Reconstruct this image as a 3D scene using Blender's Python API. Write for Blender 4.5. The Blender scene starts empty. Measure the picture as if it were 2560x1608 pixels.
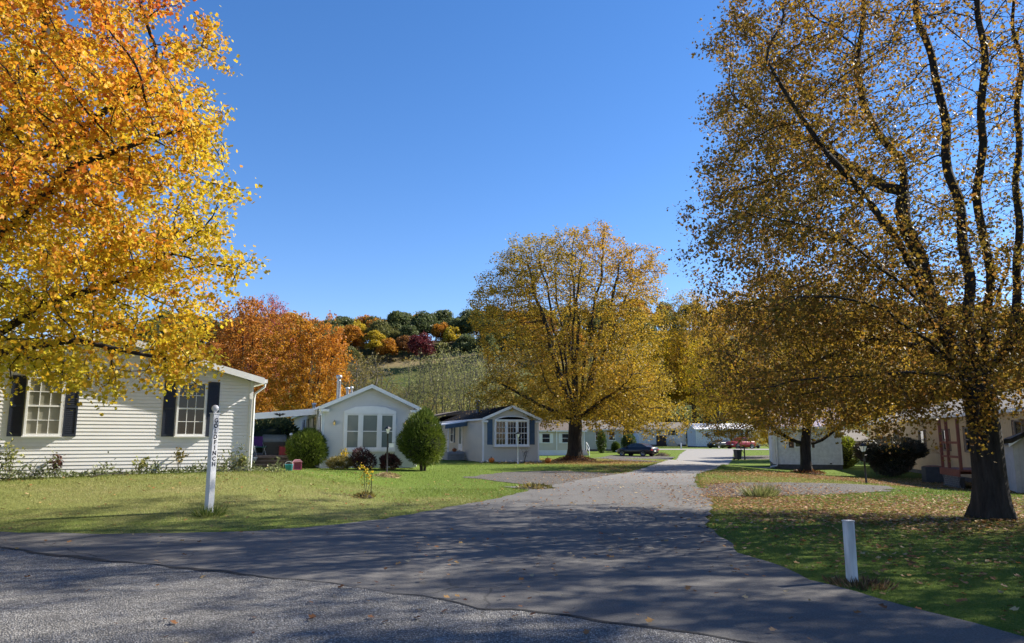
import bpy, bmesh, math, random
import numpy as np
from mathutils import Vector, Matrix
from mathutils.kdtree import KDTree
R = math.radians
random.seed(7)
scene = bpy.context.scene
COL = scene.collection
# ------------------------------------------------------------------ camera model
F, CX, CY, HOR, CAMZ = 1850.0, 1280.0, 804.0, 1095.0, 1.6
PITCH = math.atan((HOR - CY) / F)
def ray(u, v):
    a, b = (u - CX) / F, (CY - v) / F
    cp, sp = math.cos(PITCH), math.sin(PITCH)
    return a, cp - b * sp, sp + b * cp
def at(u, v, Y):
    dx, dy, dz = ray(u, v); k = Y / dy
    return Vector((dx * k, Y, CAMZ + dz * k))
def sm(t):
    t = np.clip(t, 0, 1); return t * t * (3 - 2 * t)
def T(x, y):
    x = np.asarray(x, float); y = np.asarray(y, float)
    z = -0.5 * sm((x - 11) / 8) * sm((y - 16) / 14) * (1 - sm((y - 60) / 30))
    z = z - 0.5 * np.exp(-((y - 82) / 16) ** 2)
    z = z + 0.6 * sm((-x - 3) / 5) * sm((y - 13) / 9) * (1 - 0.8 * sm((y - 24) / 10))
    z = z + (40 + 3 * np.sin(x / 60.0)) * sm((y - 140) / 150)
    return z
def Tz(x, y): return float(T(x, y))
def ground(u, v):
    dx, dy, dz = ray(u, v); y = 2.0; prev = y
    while y < 500:
        k = y / dy; z = CAMZ + dz * k
        if z <= Tz(dx * k, y): break
        prev = y; y *= 1.01
    lo, hi = prev, y
    for _ in range(20):
        m = (lo + hi) / 2; k = m / dy
        if CAMZ + dz * k <= Tz(dx * k, m): hi = m
        else: lo = m
    k = hi / dy
    return Vector((dx * k, hi, Tz(dx * k, hi)))
def G(x, y): return Vector((x, y, Tz(x, y)))
# ------------------------------------------------------------------ materials
def newmat(name):
    m = bpy.data.materials.new(name); m.use_nodes = True
    nt = m.node_tree; nt.nodes.clear(); return m, nt
def N(nt, typ, ins=None, **kw):
    n = nt.nodes.new(typ)
    for k, v in kw.items(): setattr(n, k, v)
    for k, v in (ins or {}).items():
        s = n.inputs[k]
        if isinstance(v, bpy.types.NodeSocket): nt.links.new(v, s)
        else: s.default_value = v
    return n
def c4(c): return (c[0], c[1], c[2], 1)
def ramp(nt, fac, stops):
    n = N(nt, 'ShaderNodeValToRGB', {0: fac}); e = n.color_ramp.elements
    while len(e) < len(stops): e.new(0.5)
    for i, (p, c) in enumerate(stops): e[i].position = p; e[i].color = c4(c)
    return n.outputs[0]
def noise(nt, vec, scale, detail=4, rough=0.55):
    return N(nt, 'ShaderNodeTexNoise', {'Vector': vec, 'Scale': scale, 'Detail': detail, 'Roughness': rough}).outputs[0]
def mix(nt, fac, a, b, typ='MIX'):
    n = N(nt, 'ShaderNodeMix', data_type='RGBA', blend_type=typ)
    for s, v in ((n.inputs[0], fac), (n.inputs[6], a), (n.inputs[7], b)):
        if isinstance(v, bpy.types.NodeSocket): nt.links.new(v, s)
        else: s.default_value = v if not isinstance(v, tuple) or len(v) == 4 else c4(v)
    return n.outputs[2]
def coords(nt): return N(nt, 'ShaderNodeTexCoord').outputs['Object']
def finish(nt, bsdf): 
    o = N(nt, 'ShaderNodeOutputMaterial'); nt.links.new(bsdf, o.inputs[0])
def bump(nt, h, strength=0.3, dist=0.02):
    return N(nt, 'ShaderNodeBump', {'Height': h, 'Strength': strength, 'Distance': dist}).outputs[0]
_mc = {}
def mat(name, rgb, rough=0.6, var=0.25, scale=6.0, bmp=0.0, metal=0.0, spec=0.4, stretch=(1, 1, 1), coat=0.0):
    if name in _mc: return _mc[name]
    m, nt = newmat(name)
    v = N(nt, 'ShaderNodeMapping', {'Vector': coords(nt), 'Scale': stretch}).outputs[0]
    f = noise(nt, v, scale); f2 = noise(nt, v, scale * 0.17, 3)
    lo = tuple(x * (1 - var) for x in rgb); hi = tuple(min(1, x * (1 + var)) for x in rgb)
    c = ramp(nt, f, [(0.3, lo), (0.7, hi)])
    c = mix(nt, N(nt, 'ShaderNodeMapRange', {0: f2, 1: 0.35, 2: 0.75, 3: 0.0, 4: min(1, var * 1.6)}).outputs[0], c, tuple(x * 0.72 for x in rgb))
    ins = {'Base Color': c, 'Roughness': rough, 'Metallic': metal, 'Specular IOR Level': spec, 'Coat Weight': coat}
    if bmp: ins['Normal'] = bump(nt, f, bmp)
    p = N(nt, 'ShaderNodeBsdfPrincipled', ins)
    finish(nt, p.outputs[0]); _mc[name] = m; return m
def leafmat(name, stops, transl=0.5, rough=0.5, tint=1.0):
    m, nt = newmat(name)
    a = N(nt, 'ShaderNodeAttribute', attribute_name='rnd')
    c = ramp(nt, a.outputs['Fac'], stops)
    p = N(nt, 'ShaderNodeBsdfPrincipled', {'Base Color': c, 'Roughness': rough, 'Specular IOR Level': 0.25})
    t = N(nt, 'ShaderNodeBsdfTranslucent', {'Color': c})
    s = N(nt, 'ShaderNodeMixShader', {0: transl, 1: p.outputs[0], 2: t.outputs[0]})
    finish(nt, s.outputs[0]); return m
def barkmat(name, rgb, scale=9.0):
    m, nt = newmat(name)
    v = N(nt, 'ShaderNodeMapping', {'Vector': coords(nt), 'Scale': (1, 1, 0.16)}).outputs[0]
    f = noise(nt, v, scale, 6, 0.7); f2 = noise(nt, coords(nt), 1.3, 3)
    c = ramp(nt, f, [(0.32, tuple(x * 0.35 for x in rgb)), (0.55, rgb), (0.75, tuple(x * 1.7 for x in rgb))])
    c = mix(nt, N(nt, 'ShaderNodeMapRange', {0: f2, 1: 0.5, 2: 0.75, 3: 0.0, 4: 0.5}).outputs[0], c, (rgb[0]*0.9, rgb[1]*1.15, rgb[2]*0.8))
    p = N(nt, 'ShaderNodeBsdfPrincipled', {'Base Color': c, 'Roughness': 0.9, 'Specular IOR Level': 0.2, 'Normal': bump(nt, f, 0.9, 0.05)})
    finish(nt, p.outputs[0]); return m
# ------------------------------------------------------------------ objects
def tag(o, label=None, cat=None, group=None, kind=None):
    if label: o['label'] = label
    if cat: o['category'] = cat
    if group: o['group'] = group
    if kind: o['kind'] = kind
    return o
def thing(name, label, cat, loc=(0, 0, 0), rz=0.0, group=None):
    o = bpy.data.objects.new(name, None); COL.objects.link(o)
    o.location = loc; o.rotation_euler = (0, 0, rz); o.empty_display_size = 0.2
    return tag(o, label, cat, group)
def link(name, me, m, parent=None):
    o = bpy.data.objects.new(name, me); COL.objects.link(o)
    if m is not None:
        if not me.materials: me.materials.append(m)
    if parent is not None: o.parent = parent
    return o
def npmesh(name, verts, nper, smooth=False, rnd=None):
    """verts (k, n, 3): k polygons of n corners each, unshared"""
    k, n = verts.shape[0], verts.shape[1]
    me = bpy.data.meshes.new(name)
    me.vertices.add(k * n); me.vertices.foreach_set('co', verts.reshape(-1).astype(np.float32))
    me.loops.add(k * n); me.loops.foreach_set('vertex_index', np.arange(k * n, dtype=np.int32))
    me.polygons.add(k); me.polygons.foreach_set('loop_start', np.arange(0, k * n, n, dtype=np.int32))
    if rnd is not None:
        a = me.attributes.new('rnd', 'FLOAT', 'POINT'); a.data.foreach_set('value', np.repeat(rnd, n).astype(np.float32))
    me.update(calc_edges=True)
    return me
def idxmesh(name, V, faces_flat, nside, rnd=None, smooth=False):
    """shared verts V (m,3); faces (k,nside) int"""
    me = bpy.data.meshes.new(name); k = len(faces_flat)
    me.vertices.add(len(V)); me.vertices.foreach_set('co', np.asarray(V, np.float32).reshape(-1))
    me.loops.add(k * nside); me.loops.foreach_set('vertex_index', np.asarray(faces_flat, np.int32).reshape(-1))
    me.polygons.add(k); me.polygons.foreach_set('loop_start', np.arange(0, k * nside, nside, dtype=np.int32))
    if rnd is not None:
        a = me.attributes.new('rnd', 'FLOAT', 'POINT'); a.data.foreach_set('value', np.asarray(rnd, np.float32))
    if smooth: me.polygons.foreach_set('use_smooth', np.ones(k, bool))
    me.update(calc_edges=True); return me
class MB:
    def __init__(s): s.v = []; s.f = []; s.sm = []
    def add(s, vs, fs, smooth=False):
        b = len(s.v); s.v += [tuple(x) for x in vs]; s.f += [tuple(b + i for i in f) for f in fs]; s.sm += [smooth] * len(fs)
    def box(s, a, b, fr=None):
        x0, y0, z0 = a; x1, y1, z1 = b
        vs = [(x0,y0,z0),(x1,y0,z0),(x1,y1,z0),(x0,y1,z0),(x0,y0,z1),(x1,y0,z1),(x1,y1,z1),(x0,y1,z1)]
        if fr: vs = [fr(*p) for p in vs]
        s.add(vs, [(0,3,2,1),(4,5,6,7),(0,1,5,4),(1,2,6,5),(2,3,7,6),(3,0,4,7)])
    def prism(s, poly, y0, y1, fr=None):
        """poly in (x,z), extruded along y"""
        n = len(poly); vs = [(x, y0, z) for x, z in poly] + [(x, y1, z) for x, z in poly]
        if fr: vs = [fr(*p) for p in vs]
        s.add(vs, [tuple(range(n)), tuple(range(2*n-1, n-1, -1))] + [(i, n+i, n+(i+1) % n, (i+1) % n) for i in range(n)])
    def tube(s, pts, r, n=8, caps=True):
        pts = [Vector(p) for p in pts]; rs = r if isinstance(r, (list, tuple)) else [r] * len(pts)
        vs, fs = [], []; prev = None
        for i, p in enumerate(pts):
            d = (pts[min(i+1, len(pts)-1)] - pts[max(i-1, 0)]).normalized()
            if prev is None: a = d.orthogonal().normalized()
            else: a = (prev - d * prev.dot(d)).normalized()
            prev = a; b = d.cross(a)
            for k in range(n):
                t = 2 * math.pi * k / n; vs.append(p + (a * math.cos(t) + b * math.sin(t)) * rs[i])
        for i in range(len(pts) - 1):
            for k in range(n): fs.append((i*n+k, i*n+(k+1) % n, (i+1)*n+(k+1) % n, (i+1)*n+k))
        s.add(vs, fs, True)
        if caps:
            b = len(vs); s.add(vs[:n], [tuple(range(n-1, -1, -1))]); s.add(vs[-n:], [tuple(range(n))])
    def lathe(s, prof, c=(0, 0, 0), n=16, axis='z', smooth=True):
        """prof [(r,h)]"""
        vs, fs = [], []
        for r, h in prof:
            for k in range(n):
                t = 2 * math.pi * k / n; a, b = r * math.cos(t), r * math.sin(t)
                p = (a, b, h) if axis == 'z' else ((a, h, b) if axis == 'y' else (h, a, b))
                vs.append((p[0]+c[0], p[1]+c[1], p[2]+c[2]))
        for i in range(len(prof)-1):
            for k in range(n): fs.append((i*n+k, i*n+(k+1) % n, (i+1)*n+(k+1) % n, (i+1)*n+k))
        s.add(vs, fs, smooth)
    def build(s, name, m, parent=None, bevel=0.0):
        me = bpy.data.meshes.new(name); me.from_pydata(s.v, [], s.f); me.update()
        for p, q in zip(me.polygons, s.sm): p.use_smooth = q
        bm = bmesh.new(); bm.from_mesh(me)
        bmesh.ops.recalc_face_normals(bm, faces=bm.faces)
        if bevel:
            es = [e for e in bm.edges if len(e.link_faces) == 2 and e.calc_face_angle(0) > 0.6]
            bmesh.ops.bevel(bm, geom=es, offset=bevel, segments=2, affect='EDGES', clamp_overlap=True)
        bm.to_mesh(me); bm.free()
        return link(name, me, m, parent)
# ------------------------------------------------------------------ foliage
def rand_rot(rng, n, nrm=None, flat=0.0):
    """random frames (n,3,3): columns x (width), y (length), z (normal)"""
    z = rng.normal(size=(n, 3)); z /= np.linalg.norm(z, axis=1)[:, None]
    if nrm is not None: z = z + nrm * flat; z /= np.linalg.norm(z, axis=1)[:, None] + 1e-9
    y = rng.normal(size=(n, 3)); y -= (y * z).sum(1)[:, None] * z; y /= np.linalg.norm(y, axis=1)[:, None] + 1e-9
    x = np.cross(y, z); return x, y, z
MAPLE = np.array([(0,0,0),(.50,.16,.12),(.26,.42,.04),(.46,.74,.12),(0,1,0),(-.46,.74,.12),(-.26,.42,.04),(-.50,.16,.12)])
def leaves(name, P, size, rng, rnd, kind='quad', flat=None, nrm=None, asp=0.8, smin=0.45):
    n = len(P); x, y, z = rand_rot(rng, n, nrm, flat or 0.0)
    s = (size * rng.uniform(smin, 1.25, n))[:, None, None]
    if kind == 'maple':
        t = MAPLE - np.array((0, .45, 0))
        V = P[:, None, :] + s * (t[None, :, 0:1] * x[:, None, :] + t[None, :, 1:2] * y[:, None, :] + t[None, :, 2:3] * z[:, None, :])
        m = 8; base = (np.arange(n) * m)[:, None]
        A = base + np.array([0, 1, 2, 3, 4])[None]; B = base + np.array([0, 4, 5, 6, 7])[None]
        return idxmesh(name, V.reshape(-1, 3), np.concatenate([A, B]), 5, np.repeat(rnd, m))
    w = asp * 0.5
    if kind == 'blade': q = np.array([(-w, 0, 0), (w, 0, 0), (w * .15, 1, .12), (-w * .15, 1, .12)])
    else: q = np.array([(0, -.5, 0), (w, 0.05, .10), (0, .5, 0), (-w, .05, .10)])
    V = P[:, None, :] + s * (q[None, :, 0:1] * x[:, None, :] + q[None, :, 1:2] * y[:, None, :] + q[None, :, 2:3] * z[:, None, :])
    return npmesh(name, V, 4, rnd=rnd)
def lowfreq(P, seed, sc=1.0):
    r = np.random.default_rng(seed); f = 0
    for k in range(5):
        d = r.normal(size=3); d *= sc * (0.5 + 0.35 * k) / np.linalg.norm(d); f = f + np.sin(P @ d + r.uniform(0, 6.28)) / (1 + 0.4 * k)
    return np.clip(0.5 + 0.22 * f, 0, 1)
def env_points(rng, env, n, shell=0.45):
    vol = np.array([e[1][0] * e[1][1] * e[1][2] for e in env]); pr = vol ** .75; pr = pr / pr.sum(); out = []
    k = rng.choice(len(env), n, p=pr); d = rng.normal(size=(n, 3)); d /= np.linalg.norm(d, axis=1)[:, None]
    r = rng.uniform(0, 1, n) ** shell
    c = np.array([e[0] for e in env], float)[k]; rr = np.array([e[1] for e in env], float)[k]
    return c + d * rr * r[:, None]
def colonize(pts, nodes, par, step, infl, kill, rng, up=0.12, maxit=70):
    pts = [Vector(p) for p in pts]; nodes = [Vector(p) for p in nodes]; par = list(par)
    for it in range(maxit):
        kd = KDTree(len(nodes))
        for i, p in enumerate(nodes): kd.insert(p, i)
        kd.balance(); acc = {}; keep = []
        for p in pts:
            co, i, d = kd.find(p)
            if d < kill: continue
            keep.append(p)
            if d < infl or it < 3:
                v = (p - co) / d
                if i in acc: acc[i] += v
                else: acc[i] = v
        pts = keep; added = 0
        for i, v in acc.items():
            if v.length < 1e-6: continue
            d = v.normalized()
            if par[i] >= 0: d = d + (nodes[i] - nodes[par[i]]).normalized() * 0.35
            d = d + Vector((rng.normal() * .16, rng.normal() * .16, rng.normal() * .16 + up)); d.normalize()
            q = nodes[i] + d * step
            if kd.find(q)[2] < step * 0.35: continue
            nodes.append(q); par.append(i); added += 1
        if not added: break
    return np.array([tuple(p) for p in nodes]), par
def resample(poly, step):
    out = [Vector(poly[0])]
    for a, b in zip(poly, poly[1:]):
        a, b = Vector(a), Vector(b); n = max(1, round((b - a).length / step))
        for k in range(1, n + 1): out.append(a.lerp(b, k / n))
    return out
def skeleton(limbs, step, rng, wob=0.04):
    """limbs: list of polylines; the first starts at the root, each next attaches to the nearest node"""
    nodes, par = [], []
    for li, poly in enumerate(limbs):
        pl = resample(poly, step)
        if li == 0: last = -1; start = 0
        else:
            d = [(Vector(n) - pl[0]).length for n in nodes]; last = int(np.argmin(d)); start = 1
        ph = rng.uniform(0, 6.28, 4); fr_ = rng.uniform(.8, 1.6, 2)
        for qi, q in enumerate(pl[start:]):
            w = (wob * 2.2 if li else 0) * min(1, qi / 6); s_ = qi * step
            q = q + Vector((w * math.sin(fr_[0] * s_ + ph[0]) + .4 * w * math.sin(3.1 * s_ + ph[2]), w * math.sin(fr_[1] * s_ + ph[1]) + .4 * w * math.sin(2.7 * s_ + ph[3]), 0))
            nodes.append(q); par.append(last); last = len(nodes) - 1
    return nodes, par
def radii(par, rt, Rt):
    n = len(par); ch = [[] for _ in range(n)]
    for i, p in enumerate(par):
        if p >= 0: ch[p].append(i)
    tips = sum(1 for c in ch if not c)
    e = max(1.5, min(2.6, math.log(max(tips, 3)) / math.log(Rt / rt)))
    r = np.zeros(n)
    for i in range(n - 1, -1, -1):
        r[i] = rt if not ch[i] else sum(r[c] ** e for c in ch[i]) ** (1 / e)
    return r * 1.0, ch
def wood_mesh(name, P, par, r, ch, rng, flare=0.0, minr=0.0, tv=None):
    V, Fq = [], []
    def ring(p, d, rad, n, base, fl):
        a = d.orthogonal().normalized() if abs(d.z) < .9 else Vector((1, 0, 0)); a = (a - d * a.dot(d)).normalized(); b = d.cross(a)
        i0 = len(V)
        for k in range(n):
            t = 2 * math.pi * k / n; q = rad
            if fl > 0: q = rad * (1 + fl * (0.55 + 0.45 * math.sin(5 * t + 1.0) + .25 * math.sin(3 * t)))
            else: q = rad * (1 + 0.07 * math.sin(3 * t + p.z * 2.0))
            V.append(p + (a * math.cos(t) + b * math.sin(t)) * q)
        return i0
    order = [(0, -1)]
    while order:
        i, p0 = order.pop()
        path = [] if p0 < 0 else [p0]; j = i
        while True:
            path.append(j)
            if not ch[j]: break
            cs = sorted(ch[j], key=lambda c: -r[c])
            for c in cs[1:]: order.append((c, j))
            j = cs[0]
        r0 = r[path[1] if (p0 >= 0 and len(path) > 1) else path[0]]
        if r0 < minr: continue
        n = 14 if r0 > .2 else (8 if r0 > .05 else (5 if r0 > .02 else 3)); rings = []
        for q, k in enumerate(path):
            p = Vector(P[k]); a = Vector(P[path[max(q-1, 0)]]); b = Vector(P[path[min(q+1, len(path)-1)]])
            d = (b - a).normalized() if (b - a).length > 1e-6 else Vector((0, 0, 1))
            rad = min(r[k], r0 * 1.02) if p0 >= 0 else r[k]
            fl = 0.0
            if p0 < 0 and flare: fl = flare * math.exp(-max(p.z, 0) / 0.35)
            rings.append(ring(p, d, rad, n, 0, fl))
        for a, b in zip(rings, rings[1:]):
            for k in range(n): Fq.append((a + k, a + (k + 1) % n, b + (k + 1) % n, b + k))
    V = np.array([tuple(v) for v in V]); Fq = np.array(Fq, np.int32); nq = len(Fq); nt_ = 0 if tv is None else len(tv)
    me = bpy.data.meshes.new(name); idx = Fq.reshape(-1); st = np.arange(0, nq * 4, 4)
    if nt_:
        idx = np.concatenate([idx, len(V) + np.arange(nt_ * 3)]); st = np.concatenate([st, nq * 4 + np.arange(0, nt_ * 3, 3)]); V = np.concatenate([V, tv.reshape(-1, 3)])
    me.vertices.add(len(V)); me.vertices.foreach_set('co', V.astype(np.float32).reshape(-1))
    me.loops.add(len(idx)); me.loops.foreach_set('vertex_index', idx.astype(np.int32))
    me.polygons.add(len(st)); me.polygons.foreach_set('loop_start', st.astype(np.int32))
    me.polygons.foreach_set('use_smooth', np.arange(len(st)) < nq)
    me.update(calc_edges=True); return me
def make_tree(seed, limbs, env, nattr, step, infl, kill, Rt, rt=0.012, lr=0.05, per=8, spread=0.22, lsize=0.13, lkind='quad', flare=0.5,
              shell=0.45, up=0.12, ctr=None, crad=None, cw=(0.3, 0.4, 0.3), cdir=None, lf=0.6, thin=None, twig=0.45, minr=0.0, dens=0.0, wob=0.04):
    rng = np.random.default_rng(seed)
    nodes, par = skeleton(limbs, step, rng, wob)
    pts = env_points(rng, env, nattr, shell)
    pts = pts[pts[:, 2] > 0.6]
    P, par = colonize(pts, nodes, par, step, infl, kill, rng, up)
    r, ch = radii(par, rt, Rt)
    sel = np.where((r < lr) & (P[:, 2] > 0.8))[0]
    # twigs: short thin three-sided spikes in the crown
    B = np.repeat(P[sel], 2, axis=0); n = len(B)
    d = rng.normal(size=(n, 3)); d[:, 2] += 0.25; d /= np.linalg.norm(d, axis=1)[:, None]
    L = rng.uniform(0.4, 1.0, n) * twig; tip = B + d * L[:, None]
    a = np.cross(d, rng.normal(size=(n, 3))); a /= np.linalg.norm(a, axis=1)[:, None] + 1e-9; b = np.cross(d, a); w = rt * .55
    tri = [B + w * a, B + w * (-.5 * a + .87 * b), B + w * (-.5 * a - .87 * b)]
    tv = np.concatenate([np.stack([tri[0], tri[1], tip], 1), np.stack([tri[1], tri[2], tip], 1), np.stack([tri[2], tri[0], tip], 1)])
    wood = wood_mesh('trunk', P, par, r, ch, rng, flare, minr, tv)
    k = np.repeat(np.arange(n), max(1, per // 2))
    LP = B[k] + d[k] * (L[k] * rng.uniform(0.15, 1.1, len(k)))[:, None] + rng.normal(size=(len(k), 3)) * spread * 0.34
    LP[:, 2] -= np.abs(rng.normal(size=len(k))) * spread * 0.3
    den = .6 * lowfreq(LP, seed + 5, 1.3) + .4 * lowfreq(LP, seed + 6, 3.6)
    keep = rng.uniform(0, 1, len(LP)) < np.clip(1.0 - dens * (1.6 - 2.2 * den), 0.05, 1)
    if thin is not None: keep &= rng.uniform(0, 1, len(LP)) < thin(LP)
    LP = LP[keep]
    if ctr is None: ctr = np.mean([e[0] for e in env], axis=0)
    if crad is None: crad = max(e[1][0] for e in env)
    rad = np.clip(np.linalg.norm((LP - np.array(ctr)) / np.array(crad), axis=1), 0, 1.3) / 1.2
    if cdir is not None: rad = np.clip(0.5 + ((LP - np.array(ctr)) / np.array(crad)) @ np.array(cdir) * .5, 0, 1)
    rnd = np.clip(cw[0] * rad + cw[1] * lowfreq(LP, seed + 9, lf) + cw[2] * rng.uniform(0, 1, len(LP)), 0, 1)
    crown = leaves('crown', LP, lsize, rng, rnd, lkind, nrm=np.array((0, -.15, 1.0)), flat=0.55)
    return wood, crown, len(LP)
def put_tree(name, label, cat, loc, rz, meshes, bark, leaf, group=None, sc=(1, 1, 1)):
    t = thing(name, label, cat, loc, rz, group); t.scale = sc
    a = link('trunk', meshes[0], None, t); b = link('crown', meshes[1], None, t)
    for o, m in ((a, bark), (b, leaf)):
        if not o.data.materials: o.data.materials.append(m)
        o.material_slots[0].link = 'OBJECT'; o.material_slots[0].material = m
    return t
# ================================================================== setting: world, sun, camera
SUN_EL, SUN_AZ = R(34.6), R(70)           # azimuth clockwise from +Y
w = bpy.data.worlds.new('World'); scene.world = w; w.use_nodes = True
nt = w.node_tree; nt.nodes.clear()
sky = N(nt, 'ShaderNodeTexSky', sky_type='NISHITA'); sky.sun_disc = False
sky.sun_elevation = SUN_EL; sky.sun_rotation = SUN_AZ; sky.altitude = 300; sky.air_density = 1.0; sky.dust_density = 0.05; sky.ozone_density = 4.0
hs = N(nt, 'ShaderNodeHueSaturation', {'Saturation': 1.22, 'Color': sky.outputs[0]})
wb = mix(nt, 1.0, hs.outputs[0], (1.13, .94, 1.0), 'MULTIPLY')
bg = N(nt, 'ShaderNodeBackground', {'Color': wb, 'Strength': 0.084})
wo = N(nt, 'ShaderNodeOutputWorld'); nt.links.new(bg.outputs[0], wo.inputs[0])
sl = bpy.data.lights.new('sun', 'SUN'); sl.energy = 5.0; sl.angle = R(0.53); sl.color = (1.0, 0.93, 0.82)
so = bpy.data.objects.new('sun', sl); COL.objects.link(so)
sd = Vector((math.cos(SUN_EL) * math.sin(SUN_AZ), math.cos(SUN_EL) * math.cos(SUN_AZ), math.sin(SUN_EL)))
so.rotation_euler = sd.to_track_quat('Z', 'Y').to_euler(); so.location = sd * 60
cd = bpy.data.cameras.new('camera'); cam = bpy.data.objects.new('camera', cd); COL.objects.link(cam)
cd.sensor_width = 36; cd.lens = 36 * F / 2560; cd.clip_end = 6000; cd.clip_start = 0.05
cam.location = (0, 0, CAMZ); cam.rotation_euler = (R(90) + PITCH, 0, 0); scene.camera = cam
scene.view_settings.view_transform = 'Standard'; scene.view_settings.look = 'None'
scene.view_settings.exposure = 1.28; scene.view_settings.gamma = 1.0
scene.cycles.max_bounces = 7; scene.cycles.diffuse_bounces = 3; scene.cycles.transmission_bounces = 5; scene.cycles.glossy_bounces = 3
scene.cycles.use_denoising = True
scene.cycles.sample_clamp_indirect = 8
# ------------------------------------------------------------------ terrain
def pp(P, poly):
    x, y = P[:, 0], P[:, 1]; ins = np.zeros(len(P), bool); n = len(poly)
    for i in range(n):
        x0, y0 = poly[i][0], poly[i][1]; x1, y1 = poly[(i+1) % n][0], poly[(i+1) % n][1]
        c = ((y0 > y) != (y1 > y)) & (x < (x1 - x0) * (y - y0) / ((y1 - y0) or 1e-9) + x0); ins ^= c
    return ins
gx = np.unique(np.concatenate([np.arange(-60, 60.1, 1.0), np.geomspace(60, 1500, 26), -np.geomspace(60, 1500, 26)]))
gy = np.unique(np.concatenate([np.geomspace(40, 600, 12) * -1, np.arange(-40, 130, 1.0), np.arange(130, 320, 4.0), np.geomspace(320, 2500, 16)]))
X, Y = np.meshgrid(gx, gy); Z = T(X, Y); nx, ny = len(gx), len(gy)
ii = (np.arange(ny - 1)[:, None] * nx + np.arange(nx - 1)[None]).reshape(-1)
gme = idxmesh('ground', np.stack([X, Y, Z], -1).reshape(-1, 3), np.stack([ii, ii + 1, ii + nx + 1, ii + nx], 1), 4, smooth=True)
m, nt = newmat('lawn'); co = coords(nt)
sep = N(nt, 'ShaderNodeSeparateXYZ', {0: co})
n1 = noise(nt, co, 0.35, 5); n2 = noise(nt, co, 2.2, 5, .65); n3 = noise(nt, co, 26, 5, .7); n4 = noise(nt, co, 0.09, 4)
green = ramp(nt, n3, [(0.3, (.045, .078, .011)), (0.5, (.10, .155, .020)), (0.72, (.19, .235, .045))])
dry = ramp(nt, n3, [(0.3, (.12, .108, .045)), (0.5, (.25, .22, .095)), (0.72, (.39, .33, .155))])
def smask(nt, co, cx, cy, rx, ry, nz, soft=0.45):
    s = N(nt, 'ShaderNodeVectorMath', {0: co, 1: (-cx, -cy, 0)}, operation='ADD').outputs[0]
    s = N(nt, 'ShaderNodeVectorMath', {0: s, 1: (1/rx, 1/ry, 0)}, operation='MULTIPLY').outputs[0]
    l = N(nt, 'ShaderNodeVectorMath', {0: s}, operation='LENGTH').outputs['Value']
    l = N(nt, 'ShaderNodeMath', {0: l, 1: N(nt, 'ShaderNodeMath', {0: nz, 1: 0.5}, operation='SUBTRACT').outputs[0]}, operation='ADD').outputs[0]
    return N(nt, 'ShaderNodeMapRange', {0: l, 1: 1 - soft, 2: 1 + soft, 3: 1.0, 4: 0.0}, interpolation_type='SMOOTHSTEP').outputs[0]
def mx(nt, a, b, op): return N(nt, 'ShaderNodeMath', {0: a, 1: b}, operation=op).outputs[0]
dmask = mx(nt, N(nt, 'ShaderNodeMapRange', {0: n1, 1: .42, 2: .66, 3: 0.0, 4: .8}).outputs[0], smask(nt, co, -9, 16, 9, 8.5, n2, .4), 'MULTIPLY')
dmask = mx(nt, dmask, mx(nt, smask(nt, co, -8.5, 18, 6.0, 3.4, n2, .5), 0.45, 'MULTIPLY'), 'MAXIMUM')
c = mix(nt, dmask, green, dry)
c = mix(nt, N(nt, 'ShaderNodeMapRange', {0: n2, 1: .45, 2: .75, 3: 0.0, 4: .45}).outputs[0], c, (.13, .125, .035))
litter = ramp(nt, n3, [(0.3, (.07, .028, .010)), (0.5, (.20, .085, .028)), (0.7, (.36, .19, .075))])
LIT = [(20.5, 33.0, 7.5, 6.5, .95), (13.4, 34, 4.2, 3.6, .8), (4.6, 50.5, 5.0, 4.0, .75), (8.8, 15.5, 2.6, 2.6, .55), (7.5, 17.5, 6.5, 2.4, .35), (9, 28, 6, 3, .45), (5.5, 56, 6, 8, .35), (6.5, 40, 3.0, 8, .3)]
lm = None
for (cx, cy, rx, ry, st) in LIT:
    k = mx(nt, smask(nt, co, cx, cy, rx, ry, n2, .5), st, 'MULTIPLY'); lm = k if lm is None else mx(nt, lm, k, 'MAXIMUM')
lm = mx(nt, lm, N(nt, 'ShaderNodeMapRange', {0: noise(nt, co, 7, 4, .7), 1: .38, 2: .56, 3: 0.35, 4: 1.0}).outputs[0], 'MULTIPLY')
c = mix(nt, lm, c, litter)
far = N(nt, 'ShaderNodeMapRange', {0: sep.outputs[1], 1: 238.0, 2: 258.0, 3: 0.0, 4: 1.0}).outputs[0]
field = ramp(nt, n4, [(0.35, (.075, .10, .026)), (0.65, (.125, .125, .045))])
fm = N(nt, 'ShaderNodeMapRange', {0: sep.outputs[1], 1: 130.0, 2: 150.0, 3: 0.0, 4: 1.0}).outputs[0]
c = mix(nt, fm, c, field); c = mix(nt, far, c, (.06, .045, .02))
strip = mx(nt, N(nt, 'ShaderNodeMapRange', {0: sep.outputs[1], 1: 222.0, 2: 226.0, 3: 0.0, 4: 1.0}).outputs[0], N(nt, 'ShaderNodeMapRange', {0: sep.outputs[1], 1: 236.0, 2: 240.0, 3: 1.0, 4: 0.0}).outputs[0], 'MULTIPLY')
c = mix(nt, strip, c, (.20, .16, .085))
p = N(nt, 'ShaderNodeBsdfPrincipled', {'Base Color': c, 'Roughness': 0.95, 'Specular IOR Level': 0.1, 'Normal': bump(nt, n3, 0.8, 0.05)})
finish(nt, p.outputs[0])
tag(link('ground', gme, m), 'mown lawn with olive and straw patches running up to the wooded hill', 'lawn', kind='structure')
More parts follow.
